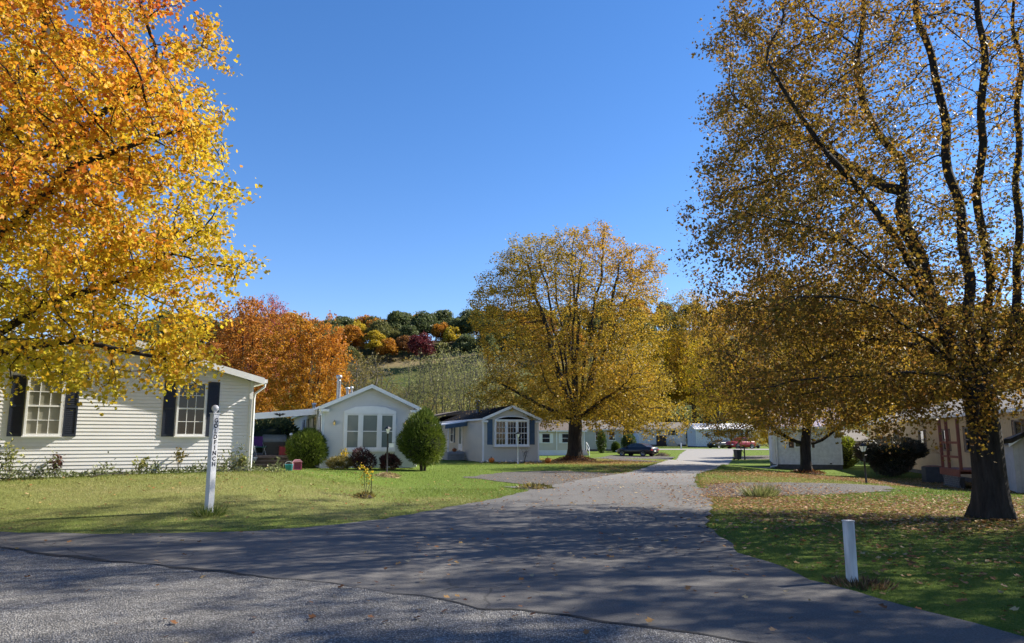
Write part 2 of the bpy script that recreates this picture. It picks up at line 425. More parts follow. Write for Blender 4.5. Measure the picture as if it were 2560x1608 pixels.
# ------------------------------------------------------------------ roads
def asphalt(name, lo, mid, hi, grain, coarse=0.0, far_sunlit=None):
    m, nt = newmat(name); co = coords(nt)
    f = noise(nt, co, grain, 6, .75); g = noise(nt, co, 0.8, 5, .6); h = noise(nt, co, 4.0, 4, .6)
    c = ramp(nt, f, [(0.34, lo), (0.5, mid), (0.68, hi)])
    b = bump(nt, f, .6, .01)
    if coarse:
        vo = N(nt, 'ShaderNodeTexVoronoi', {'Vector': co, 'Scale': coarse, 'Randomness': 1.0})
        hs = N(nt, 'ShaderNodeSeparateColor', {0: vo.outputs['Color']}).outputs[0]
        st = ramp(nt, hs, [(0.0, lo), (0.45, mid), (0.9, hi)])
        edge = N(nt, 'ShaderNodeMapRange', {0: vo.outputs['Distance'], 1: 0.22, 2: 0.70, 3: 1.0, 4: .06}).outputs[0]
        c = mix(nt, 1.0, st, edge, 'MULTIPLY'); c = mix(nt, .25, c, ramp(nt, f, [(0.3, lo), (0.7, hi)]))
        b = bump(nt, edge, 1.0, .012)
    c = mix(nt, N(nt, 'ShaderNodeMapRange', {0: g, 1: .4, 2: .7, 3: 0.0, 4: .35}).outputs[0], c, lo)
    c = mix(nt, N(nt, 'ShaderNodeMapRange', {0: h, 1: .55, 2: .8, 3: 0.0, 4: .25}).outputs[0], c, hi)
    wv = mix(nt, .35, co, N(nt, 'ShaderNodeTexNoise', {'Vector': co, 'Scale': 1.6, 'Detail': 5}).outputs['Color'])
    ce = N(nt, 'ShaderNodeTexVoronoi', {'Vector': wv, 'Scale': .55}, feature='DISTANCE_TO_EDGE').outputs['Distance']
    cm = mx(nt, N(nt, 'ShaderNodeMapRange', {0: ce, 1: .002, 2: .007, 3: .75, 4: 0.0}).outputs[0], N(nt, 'ShaderNodeMapRange', {0: noise(nt, co, .22, 2), 1: .50, 2: .60, 3: 0.0, 4: 1.0}).outputs[0], 'MULTIPLY')
    c = mix(nt, cm, c, tuple(x * .25 for x in lo))
    st_ = N(nt, 'ShaderNodeMapRange', {0: noise(nt, N(nt, 'ShaderNodeMapping', {'Vector': co, 'Scale': (1.0, .3, 1)}).outputs[0], .9, 5, .6), 1: .56, 2: .74, 3: 0.0, 4: .5}).outputs[0]
    c = mix(nt, st_, c, tuple(x * .8 for x in lo))
    if far_sunlit:
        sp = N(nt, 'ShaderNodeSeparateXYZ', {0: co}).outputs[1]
        c = mix(nt, N(nt, 'ShaderNodeMapRange', {0: sp, 1: far_sunlit[0], 2: far_sunlit[1], 3: 0.0, 4: far_sunlit[3]}).outputs[0], c, far_sunlit[2])
    p = N(nt, 'ShaderNodeBsdfPrincipled', {'Base Color': c, 'Roughness': .85, 'Specular IOR Level': .3, 'Normal': b}); finish(nt, p.outputs[0]); return m
M_street = asphalt('street_asphalt', (.066, .062, .057), (.115, .109, .102), (.20, .19, .175), 55, far_sunlit=(24, 44, (.29, .275, .255), .8))  # sunlit paleness painted into the asphalt colour towards the far end
M_coarse = asphalt('coarse_asphalt', (.050, .046, .042), (.24, .23, .215), (.60, .58, .545), 30, coarse=62)
M_gravel = asphalt('gravel', (.07, .062, .052), (.145, .13, .112), (.27, .245, .21), 40, coarse=30)
YB = 25.0
E1 = [(-300, 1333), (0, 1334), (300, 1337), (560, 1333), (760, 1323), (960, 1300), (1120, 1270), (1250, 1247), (1330, 1226)]
LE = [ground(*p) for p in E1]
LN = [ground(u, v) for u, v in [(1330, 1226), (1385, 1214), (1440, 1203), (1500, 1193), (1567, 1183), (1609, 1171), (1667, 1152), (1698, 1138), (1722, 1123)]]
RN = [ground(u, v) for u, v in [(1780, 1257), (1758, 1240), (1745, 1225), (1737, 1198), (1744, 1185), (1792, 1173), (1824, 1158), (1832, 1146), (1836, 1124)]]
RE = [ground(u, v) for u, v in [(2560, 1597), (2450, 1565), (2290, 1523), (2157, 1485), (2024, 1454), (1918, 1411), (1854, 1384), (1812, 1353), (1774, 1321), (1768, 1294), (1780, 1257)]]
def xat(pts, y): return float(np.interp(y, [p.y for p in pts], [p.x for p in pts]))
rngE = np.random.default_rng(3)
def rag(y, s): return 0.07 * math.sin(y * 2.3 + s) + 0.05 * math.sin(y * 5.9 + 2 * s) + .03 * math.sin(y * 13 + s)
YT = LN[-1].y + 1.0
apron = [(-40, 13.2), (-20, 12.9)] + [(p.x, p.y + .06 * math.sin(i * 2.1)) for i, p in enumerate(LE) if p.x > -16 and p.y < YB] + [(xat(LN + LE[-2:-1], YB) , YB)]
right = [(xat(RN, YB), YB)] + [(p.x, p.y) for p in reversed(RE) if p.y < YB] + [(7.5, 4.4), (14, 2.6), (40, 1.0), (40, -9), (-40, -9)]
def subdiv(poly, st):
    out = []
    for a, b in zip(poly, poly[1:] + poly[:1]):
        n = max(1, int(math.hypot(b[0]-a[0], b[1]-a[1]) / st)) if abs(b[0]) < 15 and abs(a[0]) < 15 else 1
        for k in range(n): out.append((a[0] + (b[0]-a[0]) * k / n, a[1] + (b[1]-a[1]) * k / n))
    return out
apron_poly = subdiv(apron + right, .35)
apron_poly = [(x + .05 * math.sin(7 * x + 3 * y) + .03 * math.sin(17 * y + 5 * x), y + .04 * math.sin(5 * x + 2) + .02 * math.sin(13 * x)) if y < YB - .01 and y > 4 else (x, y) for x, y in apron_poly]
def ngon(mb, poly, z): mb.add([(x, y, z + Tz(x, y)) for x, y in poly], [tuple(range(len(poly)))])
def ribbon(mb, ys, fl, fr, z, k=8):
    vs, fs = [], []
    for y in ys:
        a, b = fl(y), fr(y)
        for i in range(k + 1): x = a + (b - a) * i / k; vs.append((x, y, Tz(x, y) + z))
    for j in range(len(ys) - 1):
        for i in range(k): q = j * (k + 1) + i; fs.append((q, q + 1, q + k + 2, q + k + 1))
    mb.add(vs, fs, True)
mb = MB(); ngon(mb, apron_poly, .02)
LX, RX = LE[-2:-1] + LN, RN
ribbon(mb, [YB + i * (YT - YB) / 160 for i in range(161)], lambda y: xat(LX, y) + (rag(y, 1) if y > YB + .1 else 0), lambda y: xat(RX, y) + (rag(y, 4) * .8 if y > YB + .1 else 0), .02)
tag(mb.build('street', M_street), 'grey asphalt street running straight away between the lawns', 'road', kind='structure')
seam = [ground(u, v) for u, v in [(0, 1375), (159, 1397), (319, 1413), (478, 1428), (611, 1444), (771, 1460), (904, 1476), (983, 1492), (1116, 1508), (1196, 1529), (1280, 1533), (1413, 1549), (1535, 1565), (1652, 1581), (1758, 1600)]]
sx = resample([(-40, 20, 0), (-14, 12.3, 0)] + [(p.x, p.y, 0) for p in seam] + [(3.5, 5.0, 0), (7, 3.6, 0), (40, -3, 0)], .15)
sx = [(p.x, p.y + .035 * math.sin(p.x * 5.1) + .02 * math.sin(p.x * 12.7 + 1)) for p in sx]
mb = MB(); ngon(mb, [(-40, -8.9)] + [(39.9, -8.9)] + list(reversed(sx)), .030)
tag(mb.build('cross_road', M_coarse), 'coarse worn chip surface of the crossing road in the foreground', 'road', kind='structure')
mb = MB(); vs = []; fs = []
for i, (x, y) in enumerate(sx):
    wd = .006 + .022 * max(0, math.sin(x * .9 + 1.0)) + .016 * abs(math.sin(x * 7.3) * math.sin(x * 2.1)) + (.05 if x < -2.5 else 0) * (.6 + .4 * math.sin(x * 3))
    vs += [(x, y - wd, .035), (x, y + wd, .035)]
for i in range(len(sx) - 1): fs.append((2*i, 2*i+2, 2*i+3, 2*i+1))
mb.add(vs, fs)
tag(mb.build('road_seam', mat('tar_seam', (.022, .021, .021), .9, .5, 30, bmp=.5)), 'dark ragged seam where the two road surfaces meet', 'road seam', kind='structure')
mb = MB(); 
vs, fs = [], []; xs = [i * 2.0 - 90 for i in range(101)]
def cyl_(x): return 104.5 + 7.5 * 0 + (0.10 * (-x - 5) if x < -5 else 0)
for x in xs:
    for k in range(5): y = cyl_(x) + k * 1.7; vs.append((x, y, Tz(x, y) + .03))
for j in range(100):
    for i in range(4): q = j*5+i; fs.append((q, q+5, q+6, q+1))
mb.add(vs, fs, True)
tag(mb.build('far_street', asphalt('far_asphalt', (.20, .19, .18), (.27, .26, .245), (.34, .33, .31), 20)), 'pale side street crossing beyond the lawn', 'road', kind='structure')
def pad(name, pix, m, label, z=.012):
    g = [ground(u, v) for u, v in pix]; poly = subdiv([(p.x, p.y) for p in g], .4)
    r = np.random.default_rng(len(pix)); poly = [(x + r.normal() * .1, y + r.normal() * .14) for x, y in poly]
    cx = sum(p[0] for p in poly) / len(poly); cy = sum(p[1] for p in poly) / len(poly); n = len(poly); vs = []; fs = []
    for k in [1 - q / 14 for q in range(14)]: vs += [(cx + (x - cx) * k, cy + (y - cy) * k) for x, y in poly]
    vs.append((cx, cy))
    for q in range(13):
        for i in range(n): fs.append((q*n+i, q*n+(i+1) % n, (q+1)*n+(i+1) % n, (q+1)*n+i))
    for i in range(n): fs.append((13*n+i, 13*n+(i+1) % n, 14*n))
    mb = MB(); mb.add([(x, y, Tz(x, y) + z) for x, y in vs], fs)
    tag(mb.build(name, m), label, 'gravel', kind='structure')
    return poly
PADS = [pad('gravel_pad', [(1160, 1194), (1211, 1188), (1289, 1179), (1419, 1178), (1500, 1182), (1560, 1186), (1440, 1206), (1360, 1221), (1280, 1208)], M_gravel, 'gravel parking pad on the left verge, joining the street'),
        pad('gravel_pad', [(1470, 1146), (1530, 1138), (1640, 1140), (1690, 1143), (1660, 1156), (1560, 1153)], M_gravel, 'gravel strip under the black saloon car'),
        pad('gravel_pad', [(1745, 1224), (1800, 1210), (1950, 1206), (2100, 1210), (2230, 1217), (2230, 1230), (2000, 1240), (1800, 1245), (1748, 1240)], M_gravel, 'leaf strewn gravel pad right of the street'),
        pad('gravel_pad', [(1830, 1142), (1900, 1139), (2000, 1138), (2000, 1148), (1900, 1149), (1832, 1149)], M_gravel, 'gravel drive behind the wheeled bin')]
ST_RIB = [(xat(LX, y), y) for y in np.arange(YB, YT, 2)] + [(xat(RX, y), y) for y in np.arange(YT, YB, -2)]
def onroad(P): return pp(P, apron_poly) | pp(P, ST_RIB)
# ================================================================== houses
M_cream = mat('cream_vinyl', (.79, .785, .765), .5, .05, 1.2)
M_grey = mat('grey_vinyl', (.60, .60, .58), .5, .05, 1.2)
M_beige = mat('beige_vinyl', (.57, .53, .44), .5, .05, 1.2)
M_sage = mat('sage_vinyl', (.36, .39, .35), .55, .06, 1.2)
M_white = mat('white_trim', (.78, .78, .76), .45, .05, 2)
M_dirtywhite = mat('weathered_white', (.70, .71, .72), .6, .16, 5)
M_tan = mat('tan_panel', (.60, .43, .24), .6, .08, 1.5)
M_brick = mat('shutter_brown', (.10, .055, .04), .6, .15, 4)
M_navy = mat('shutter_navy', (.018, .024, .040), .5, .15, 4)
M_blue = mat('shutter_blue', (.055, .10, .15), .5, .12, 4)
M_black = mat('black_paint', (.012, .012, .013), .4, .2, 6)
M_shingle = mat('grey_shingle', (.17, .155, .14), .9, .35, 7, bmp=.5, stretch=(3, 1, 1))
M_darkshingle = mat('dark_shingle', (.010, .009, .010), .95, .5, 7, bmp=.5, spec=.08, stretch=(3, 1, 1))
M_brownroof = mat('brown_roof', (.12, .095, .075), .85, .2, 4)
M_metalroof = mat('white_metal_roof', (.80, .80, .80), .35, .06, 3, metal=.0, spec=.6)
M_redmetal = mat('mauve_metal_roof', (.46, .38, .40), .4, .12, 3, spec=.5)
M_steel = mat('galvanised_pipe', (.42, .42, .42), .4, .2, 8, metal=.6)
M_block = mat('foundation_block', (.10, .10, .10), .9, .25, 4)
M_redwood = mat('redwood_stain', (.20, .065, .042), .7, .2, 6)
M_deck = mat('weathered_deck', (.20, .15, .115), .8, .25, 8)
M_tread = mat('grey_deck_paint', (.30, .32, .34), .7, .15, 6)
M_brass = mat('brass', (.55, .40, .16), .3, .1, 5, metal=.8)
M_conc = mat('concrete', (.36, .35, .33), .9, .15, 5, bmp=.2)
def glass(name, rgb, rough=.06, lines=0, dark=.6):
    m, nt = newmat(name); co = coords(nt); f = noise(nt, co, 1.4, 3)
    c = ramp(nt, f, [(.35, tuple(x * dark for x in rgb)), (.65, rgb)])
    if lines:
        z = N(nt, 'ShaderNodeSeparateXYZ', {0: co}).outputs[2]
        s = N(nt, 'ShaderNodeMath', {0: mx(nt, z, lines, 'MULTIPLY')}, operation='FRACT').outputs[0]
        c = mix(nt, N(nt, 'ShaderNodeMapRange', {0: s, 1: .72, 2: .8, 3: 0.0, 4: .55}).outputs[0], c, tuple(x * .35 for x in rgb))
    p = N(nt, 'ShaderNodeBsdfPrincipled', {'Base Color': c, 'Roughness': rough, 'Specular IOR Level': .5}); finish(nt, p.outputs[0]); return m
G_dark = glass('dark_pane', (.014, .015, .017))
G_curtain = glass('curtained_pane', (.25, .245, .19), .08, dark=.75)
G_blind = glass('pane_with_blinds', (.19, .23, .215), .08, lines=26, dark=.85)
class Face:
    def __init__(s, o, t, n): s.o, s.t, s.n = Vector(o), Vector(t), Vector(n)
    def __call__(s, a, d, z): return s.o + s.t * a + s.n * d + Vector((0, 0, z))
def siding(mb, fr, xr, z0, z1, lap=.1016, dep=.013):
    z = z0
    while z < z1 - .004:
        zt = min(z + lap, z1); a0, b0 = xr(z); a1, b1 = xr(zt)
        if b0 - a0 > .02:
            if b1 < a1: a1 = b1 = (a1 + b1) / 2
            gv = min(.016, (zt - z) * .4); zg = zt - gv
            mb.add([fr(a0, dep, z), fr(b0, dep, z), fr(b1, .002, zg), fr(a1, .002, zg), fr(a0, -.012, z), fr(b0, -.012, z), fr(a1, -.012, zg), fr(b1, -.012, zg), fr(a1, -.012, zt), fr(b1, -.012, zt)], [(0, 1, 2, 3), (4, 5, 1, 0), (3, 2, 7, 6), (6, 7, 9, 8)])
        z = zt
def window(par, fr, c, z, w, h, grid=(0, 0), pane=None, frame=None, sash=True, fw=.055, d0=.03, arch=False):
    """double-hung window centred at c with its bottom at z; frame stands 45 mm proud"""
    pane = pane or G_dark; frame = frame or M_white; mb = MB(); d = d0 + .045
    def B(a, b, z0, z1, dd=d, lo=0.0): mb.box((a, lo, z0), (b, dd, z1), fr)
    B(c - w/2, c - w/2 + fw, z, z + h); B(c + w/2 - fw, c + w/2, z, z + h)
    B(c - w/2 + fw, c + w/2 - fw, z + h - fw, z + h); B(c - w/2 + fw, c + w/2 - fw, z, z + fw)
    B(c - w/2 - .03, c + w/2 + .03, z - .04, z - .002, d + .02)
    iw, ih = w - 2*fw, h - 2*fw
    if sash: B(c - w/2 + fw, c + w/2 - fw, z + h/2 - .022, z + h/2 + .022, d - .008)
    nxx, nzz = grid
    for half in ((0, 1) if sash else (0,)):
        zb = z + fw + (ih/2 + .022 if half else 0); zt = zb + (ih/2 - .022 if sash else ih)
        for i in range(1, nxx): x = c - iw/2 + iw * i / nxx; B(x - .009, x + .009, zb, zt, d - .02, d0 + .001)
        for k in range(1, nzz):
            zz = zb + (zt - zb) * k / nzz
            for i in range(nxx): xa = c - iw/2 + iw*i/nxx + (.009 if i else 0); xb = c - iw/2 + iw*(i+1)/nxx - (.009 if i < nxx-1 else 0); B(xa, xb, zz - .009, zz + .009, d - .021, d0 + .001)
    o = mb.build('window', frame, par)
    pb = MB(); pb.add([fr(c - iw/2 - .01, d0, z + fw - .01), fr(c + iw/2 + .01, d0, z + fw - .01), fr(c + iw/2 + .01, d0, z + h - fw + .01), fr(c - iw/2 - .01, d0, z + h - fw + .01)], [(0, 1, 2, 3)])
    pb.build('pane', pane, o); return o
def shutter(par, fr, c, z, w, h, m, louv=True):
    mb = MB(); d = .035
    mb.box((c - w/2, 0, z), (c - w/2 + .045, d, z + h), fr); mb.box((c + w/2 - .045, 0, z), (c + w/2, d, z + h), fr)
    for zz in (z, z + h/2 - .035, z + h - .07): mb.box((c - w/2 + .045, 0, zz), (c + w/2 - .045, d, zz + .07), fr)
    n = int(h / .05) if louv else 2
    for k in range(n):
        z0 = z + h * k / n; z1 = z + h * (k + 1) / n
        mb.add([fr(c - w/2 + .04, .028, z0), fr(c + w/2 - .04, .028, z0), fr(c + w/2 - .04, .015, z1), fr(c - w/2 + .04, .015, z1), fr(c - w/2 + .04, .014, z0), fr(c + w/2 - .04, .014, z0)], [(0, 1, 2, 3), (4, 5, 1, 0)])
    return mb.build('shutter', m, par)
def gable_house(name, label, loc, rot, W, L, eave, peak, wallm, roofm, skirt=0.0, skirtm=None, rake=.3, ov=.25, th=.13, lap=.1016, returns=True, trimm=None, cat='house', group=None):
    """gable end faces local -Y, origin at the middle of its foot"""
    H = thing(name, label, cat, loc, rot, group); trimm = trimm or M_white
    H.location.z -= 0.0
    Ff, Fl, Fr = Face((0, 0, 0), (1, 0, 0), (0, -1, 0)), Face((-W/2, 0, 0), (0, 1, 0), (-1, 0, 0)), Face((W/2, 0, 0), (0, 1, 0), (1, 0, 0))
    Fb = Face((0, L, 0), (1, 0, 0), (0, 1, 0))
    sl_ = (peak - eave) / (W/2); zp = peak - th
    xr = lambda z: (-W/2, W/2) if z <= eave - th else (-(zp - z) / sl_, (zp - z) / sl_)
    mb = MB(); zb = skirt
    siding(mb, Ff, xr, zb, zp, lap); full = lambda z: (0, L)
    siding(mb, Fl, full, zb, eave - th, lap); siding(mb, Fr, full, zb, eave - th, lap)
    mb.add([Fb(-W/2, 0, zb), Fb(W/2, 0, zb), Fb(W/2, 0, eave - th), Fb(0, 0, zp), Fb(-W/2, 0, eave - th)], [(0, 1, 2, 3, 4)])
    mb.build('wall', wallm, H)
    if skirt or True:
        mb = MB(); e = -.012 if skirt else -.02; mb.box((-W/2 - e, -e - .0, -.6), (W/2 + e, L + e, max(skirt, .02)))
        if skirt: mb.build('skirting', skirtm or M_block, H)
    We = W/2 + ov; ze = eave - ov * sl_
    mb = MB(); mb.prism([(-We, ze), (0, peak), (We, ze), (We, ze - th), (0, zp), (-We, ze - th)], -rake, L + rake)
    mb.build('roof', roofm, H)
    mb = MB(); k = .02; hgt = .17
    mb.prism([(-We - .01, ze + k), (0, peak + k), (We + .01, ze + k), (We + .01, ze - hgt), (0, peak - hgt), (-We - .01, ze - hgt)], -rake - .025, -rake - .001)
    if returns:
        for s in (-1, 1):
            x0, x1 = sorted((s * (We + .01), s * (W/2 - .28))); mb.box((x0, -rake - .024, ze - hgt - .10), (x1, -.02, ze - hgt + .02))
    mb.build('fascia', trimm, H)
    for s in (-1, 1):
        mb = MB(); q = (W/2 - .075, -.03), (W/2 + .03, -.03), (W/2 + .03, .075), (W/2 + .0005, .075), (W/2 + .0005, -.0005), (W/2 - .075, -.0005)
        mb.prism([(s * a, b) for a, b in q], zb, eave - th - .01, lambda a, d, z: (a, z, d)); mb.build('corner_trim', trimm, H)
    for s in (-1, 1):
        mb = MB(); x0, x1 = sorted((s * (We + .002), s * (We + .11))); mb.box((x0, -rake + .02, ze - .13), (x1, L + rake - .02, ze - .015))
        mb.build('gutter', trimm, H)
    return H, Ff, Fl, Fr, We, ze
def downspout(par, pts, m=None, r=.036):
    mb = MB(); mb.tube(pts, r, 8); return mb.build('downspout', m or M_white, par)
def corner_place(cl, rot, W): return Vector((cl.x + math.cos(rot) * W/2, cl.y + math.sin(rot) * W/2, 0))
# ------ nearest house, cream siding
r1 = R(30); W1 = 8.0
c1 = Vector((-8.05, 23.0, 0)); p1 = Vector((c1.x - math.cos(r1) * W1/2, c1.y - math.sin(r1) * W1/2, 0.56))
H, Ff, Fl, Fr, We, ze = gable_house('cream_house', 'cream vinyl sided house behind the street name post, with two black shuttered windows', p1, r1, W1, 14, 2.92, 3.98, M_cream, M_shingle, .0, returns=False, rake=.30, ov=.28)
for s, w, gl in ((1.72, .80, G_dark), (5.42, .86, G_curtain)):
    c = W1/2 - s; h = 1.60; z = 1.10
    window(H, Ff, c, z, w, h, (3, 2), gl)
    for q in (-1, 1): shutter(H, Ff, c + q * (w/2 + .20), z - .02, .33, h + .03, M_navy)
downspout(H, [(We + .05, -.22, ze - .10), (We + .04, -.22, ze - .24), (W1/2 + .07, -.10, ze - .45), (W1/2 + .05, -.075, ze - .6), (W1/2 + .05, -.075, -.25)])
# ------ grey single-wide
r2 = R(20); W2 = 4.7
c2 = ground(802, 1171); p2 = corner_place(c2, r2, W2); p2.z = c2.z - .02
H2, Ff, Fl, Fr, We, ze = gable_house('grey_mobile_home', 'pale grey mobile home with a tall triple front window, between two clipped evergreens', p2, r2, W2, 21, 3.12, 4.18, M_grey, M_shingle, rake=.28, ov=.12)
mb = MB(); zz = .98
Wt = 2.62; mb.box((-Wt/2, 0, zz - .17), (Wt/2, .10, zz - .03), Ff)
mb.prism([(-Wt/2, zz + 1.72), (-Wt/2, zz + 1.86), (-.75, zz + 2.08), (.1, zz + 2.13), (.75, zz + 2.08), (Wt/2, zz + 1.86), (Wt/2, zz + 1.72)], 0, .10, Ff)
for a, b in ((-1.31, -1.19), (-.55, -.40), (.40, .55), (1.19, 1.31)): mb.box((a, 0, zz - .03), (b, .08, zz + 1.72), Ff)
mb.build('window_surround', M_white, H2)
for c, w in ((-.87, .64), (0, .80), (.87, .64)): window(H2, Ff, c, zz, w, 1.70, (0, 0), G_blind if c < .5 else G_blind, fw=.05)
for c in (-1.78, 1.80):
    mb = MB(); mb.lathe([(.0, 0), (.055, .005), (.055, .02), (.02, .05)], (c, -.06, 2.22), 10, 'y'); mb.lathe([(.03, -.10), (.075, .05), (.05, .10), (.012, .16)], (c, -.14, 2.22), 8)
    mb.build('wall_sconce', M_brass, H2)
downspout(H2, [(-We - .05, -.2, ze - .1), (-We - .05, -.16, ze - .2), (-W2/2 - .05, -.06, ze - .4), (-W2/2 - .05, -.06, .05)])
downspout(H2, [(We + .05, -.2, ze - .1), (We + .05, -.16, ze - .2), (W2/2 + .05, -.06, ze - .4), (W2/2 + .05, -.06, .05)])
for s in (1.3, 5.2, 8.5, 11.6): 
    window(H2, Fl, s, 1.35, .75, 1.25, (0, 0), G_dark)
    for q in (-1, 1): shutter(H2, Fl, s + q * .56, 1.33, .3, 1.3, M_black)
mb = MB(); mb.box((3.0, 0, .75), (3.95, .04, 2.85), Fl); dr = mb.build('door', mat('almond_door', (.50, .47, .38), .5, .08, 3), H2)
mb = MB(); mb.box((3.18, .041, 1.3), (3.77, .05, 2.6), Fl); mb.build('pane', G_dark, dr)
for (x, y, r, h, nm) in ((-.95, 5.6, .12, 1.35, 1), (-.35, 6.3, .08, .42, 0), (-.15, 6.0, .06, .36, 0), (-1.5, 14.5, .10, .35, 0)):
    zr = 4.18 - abs(x) * (4.18 - 3.12) / (W2/2); mb = MB()
    if nm: mb.lathe([(r, -.2), (r, h - .35), (r * 1.05, h - .34), (r * .8, h - .3), (r * .8, h - .2), (r * 1.45, h - .19), (r * 1.5, h - .06), (r * 1.2, h), (0, h + .01)], (x, y, zr), 14)
    else: mb.lathe([(r, -.2), (r, h - .1), (r * 1.5, h - .1), (r * 1.5, h), (0, h + .02)], (x, y, zr), 12)
    mb.build('flue_pipe' if nm else 'roof_vent', M_steel if nm else M_dirtywhite, H2)
# awning on the left side, deck with steps below it
mb = MB(); 
ax0, ax1, ay0, ay1 = -W2/2 - .06, -W2/2 - 4.1, 2.3, 9.0
vs = [(ax0, ay0, 2.98), (ax1, ay0, 2.60), (ax1, ay1, 2.60), (ax0, ay1, 2.98)]
mb.add(vs + [(x, y, z + .05) for x, y, z in vs], [(3, 2, 1, 0), (4, 5, 6, 7), (0, 1, 5, 4), (1, 2, 6, 5), (2, 3, 7, 6), (3, 0, 4, 7)])
aw = mb.build('porch_awning', M_dirtywhite, H2)
mb = MB(); vs = [(ax0 - .0, ay0 - .06, 2.72), (ax1, ay0 - .06, 2.36), (ax1, ay0 - .06, 2.67), (ax0, ay0 - .06, 3.05)]
mb.add(vs + [(x, y + .055, z) for x, y, z in vs], [(0, 1, 2, 3), (7, 6, 5, 4), (0, 4, 5, 1), (1, 5, 6, 2), (2, 6, 7, 3), (3, 7, 4, 0)])
mb.build('awning_fascia', M_white, aw)
mb = MB(); x0 = -W2/2 - 1.95; zc = 2.68; y0 = ay0 - .075
for poly in ([(-.30, .05), (-.14, .09), (-.03, .02), (-.06, -.03), (-.16, -.02)], [(.30, .05), (.14, .09), (.03, .02), (.06, -.03), (.16, -.02)], [(-.05, .03), (0, .10), (.05, .03), (.06, -.06), (0, -.10), (-.06, -.06)]):
    mb.prism([(x0 + a, zc + b) for a, b in poly], y0, y0 + .012)
mb.build('eagle_plaque', M_black, H2)
for x in (ax1 + .08, ax1 + .9):
    mb = MB(); mb.box((x - .04, ay0 + .02, -.1), (x + .04, ay0 + .10, 2.62)); mb.build('awning_post', M_white, H2)
mb = MB(); mb.box((ax1 + .1, ay0 + .1, .52), (ax0, ay1, .62)); mb.box((ax1 + .14, ay0 + .14, -.2), (ax0 - .02, ay0 + .18, .52)); mb.build('deck', M_deck, H2)
sxm = -W2/2 - 2.35
for k in range(3):
    mb = MB(); y = ay0 - .25 - .28 * k; mb.box((sxm - .95, y, .50 - .17 * k), (sxm + .95, y + .30, .54 - .17 * k)); mb.build('step', M_deck, H2)
for q in (-1, 1):
    mb = MB(); x = sxm + q * 1.02
    mb.box((x - .06, ay0 - .95, -.2), (x + .06, ay0 - .83, 1.0)); mb.box((x - .06, ay0 + .05, -.2), (x + .06, ay0 + .17, 1.62))
    mb.build('stair_post', M_deck, H2)
    mb = MB(); mb.prism([(ay0 - .95, .25), (ay0 - .95, .95), (ay0 + .1, 1.50), (ay0 + .1, .62)], x - .022, x + .022, lambda a, d, z: (d, a, z)); mb.build('stair_rail', M_white, H2)
    mb = MB(); mb.lathe([(.0, .0), (.07, .01), (.085, .06), (.06, .12), (0, .14)], (x, ay0 + .11, 1.62), 10); mb.build('post_cap', M_white, H2)
def h2w(x, y, z=0): 
    c, s = math.cos(r2), math.sin(r2); return (p2.x + x * c - y * s, p2.y + x * s + y * c, p2.z + z)
t = thing('barbecue_grill', 'covered black grill with a grey rounded lid on the grey home\'s porch deck', 'grill', h2w(sxm + .25, ay0 + 1.2, .62), r2)
mb = MB(); mb.box((-.55, -.25, .0), (.55, .25, .72)); mb.build('grill_body', M_black, t, .02)
mb = MB(); mb.lathe([(0, -.6), (.26, -.6), (.28, -.55), (.28, .55), (.26, .6), (0, .6)], (0, 0, .78), 18, 'x'); mb.build('lid', mat('grill_cover', (.12, .15, .18), .45, .2, 6), t)
t = thing('storage_tote', 'dark red storage tote on the porch deck of the grey home', 'storage box', h2w(sxm + .72, ay0 + .45, .62), r2)
mb = MB(); mb.box((-.25, -.18, 0), (.25, .18, .42)); mb.build('tote_body', mat('red_plastic', (.22, .012, .02), .4, .15, 5), t, .02)
mb = MB(); mb.box((-.28, -.2, .425), (.28, .2, .47)); mb.build('lid', mat('dark_red_plastic', (.10, .01, .015), .4, .15, 5), t, .01)
t = thing('folding_chair', 'teal folding chair on the porch deck of the grey home', 'chair', h2w(sxm - .5, ay0 + .5, .62), r2 + .4)
mt = mat('teal_fabric', (.03, .20, .17), .7, .2, 7)
mb = MB(); mb.add([(-.26, -.22, .44), (.26, -.22, .44), (.26, .22, .40), (-.26, .22, .40), (-.26, -.22, .42), (.26, -.22, .42), (.26, .22, .38), (-.26, .22, .38)], [(0, 1, 2, 3), (7, 6, 5, 4), (0, 4, 5, 1), (1, 5, 6, 2), (2, 6, 7, 3), (3, 7, 4, 0)]); mb.build('seat', mt, t)
mb = MB(); mb.box((-.26, .22, .42), (.26, .25, .95)); mb.build('backrest', mat('purple_fabric', (.10, .03, .18), .7, .2, 7), t)
for a in (-.26, .26):
    mb = MB(); mb.tube([(a, -.25, 0), (a, .24, .66)], .012, 6); mb.tube([(a, .25, 0), (a, -.22, .5)], .012, 6); mb.build('leg', M_steel, t)
t = thing('hanging_planter', 'white plastic planter bowl hung beside the porch steps of the grey home', 'planter', h2w(sxm - .75, ay0 - .5, .35), 0)
mb = MB(); mb.lathe([(0, 0), (.10, .0), (.16, .16), (.17, .2), (.14, .19), (0, .17)], (0, 0, 0), 14); mb.build('bowl', M_white, t)
mb = MB(); [mb.tube([(.15 * math.cos(q), .15 * math.sin(q), .19), (0, 0, .75)], .006, 4) for q in (0, 2.1, 4.2)]; mb.build('hanger', M_white, t)
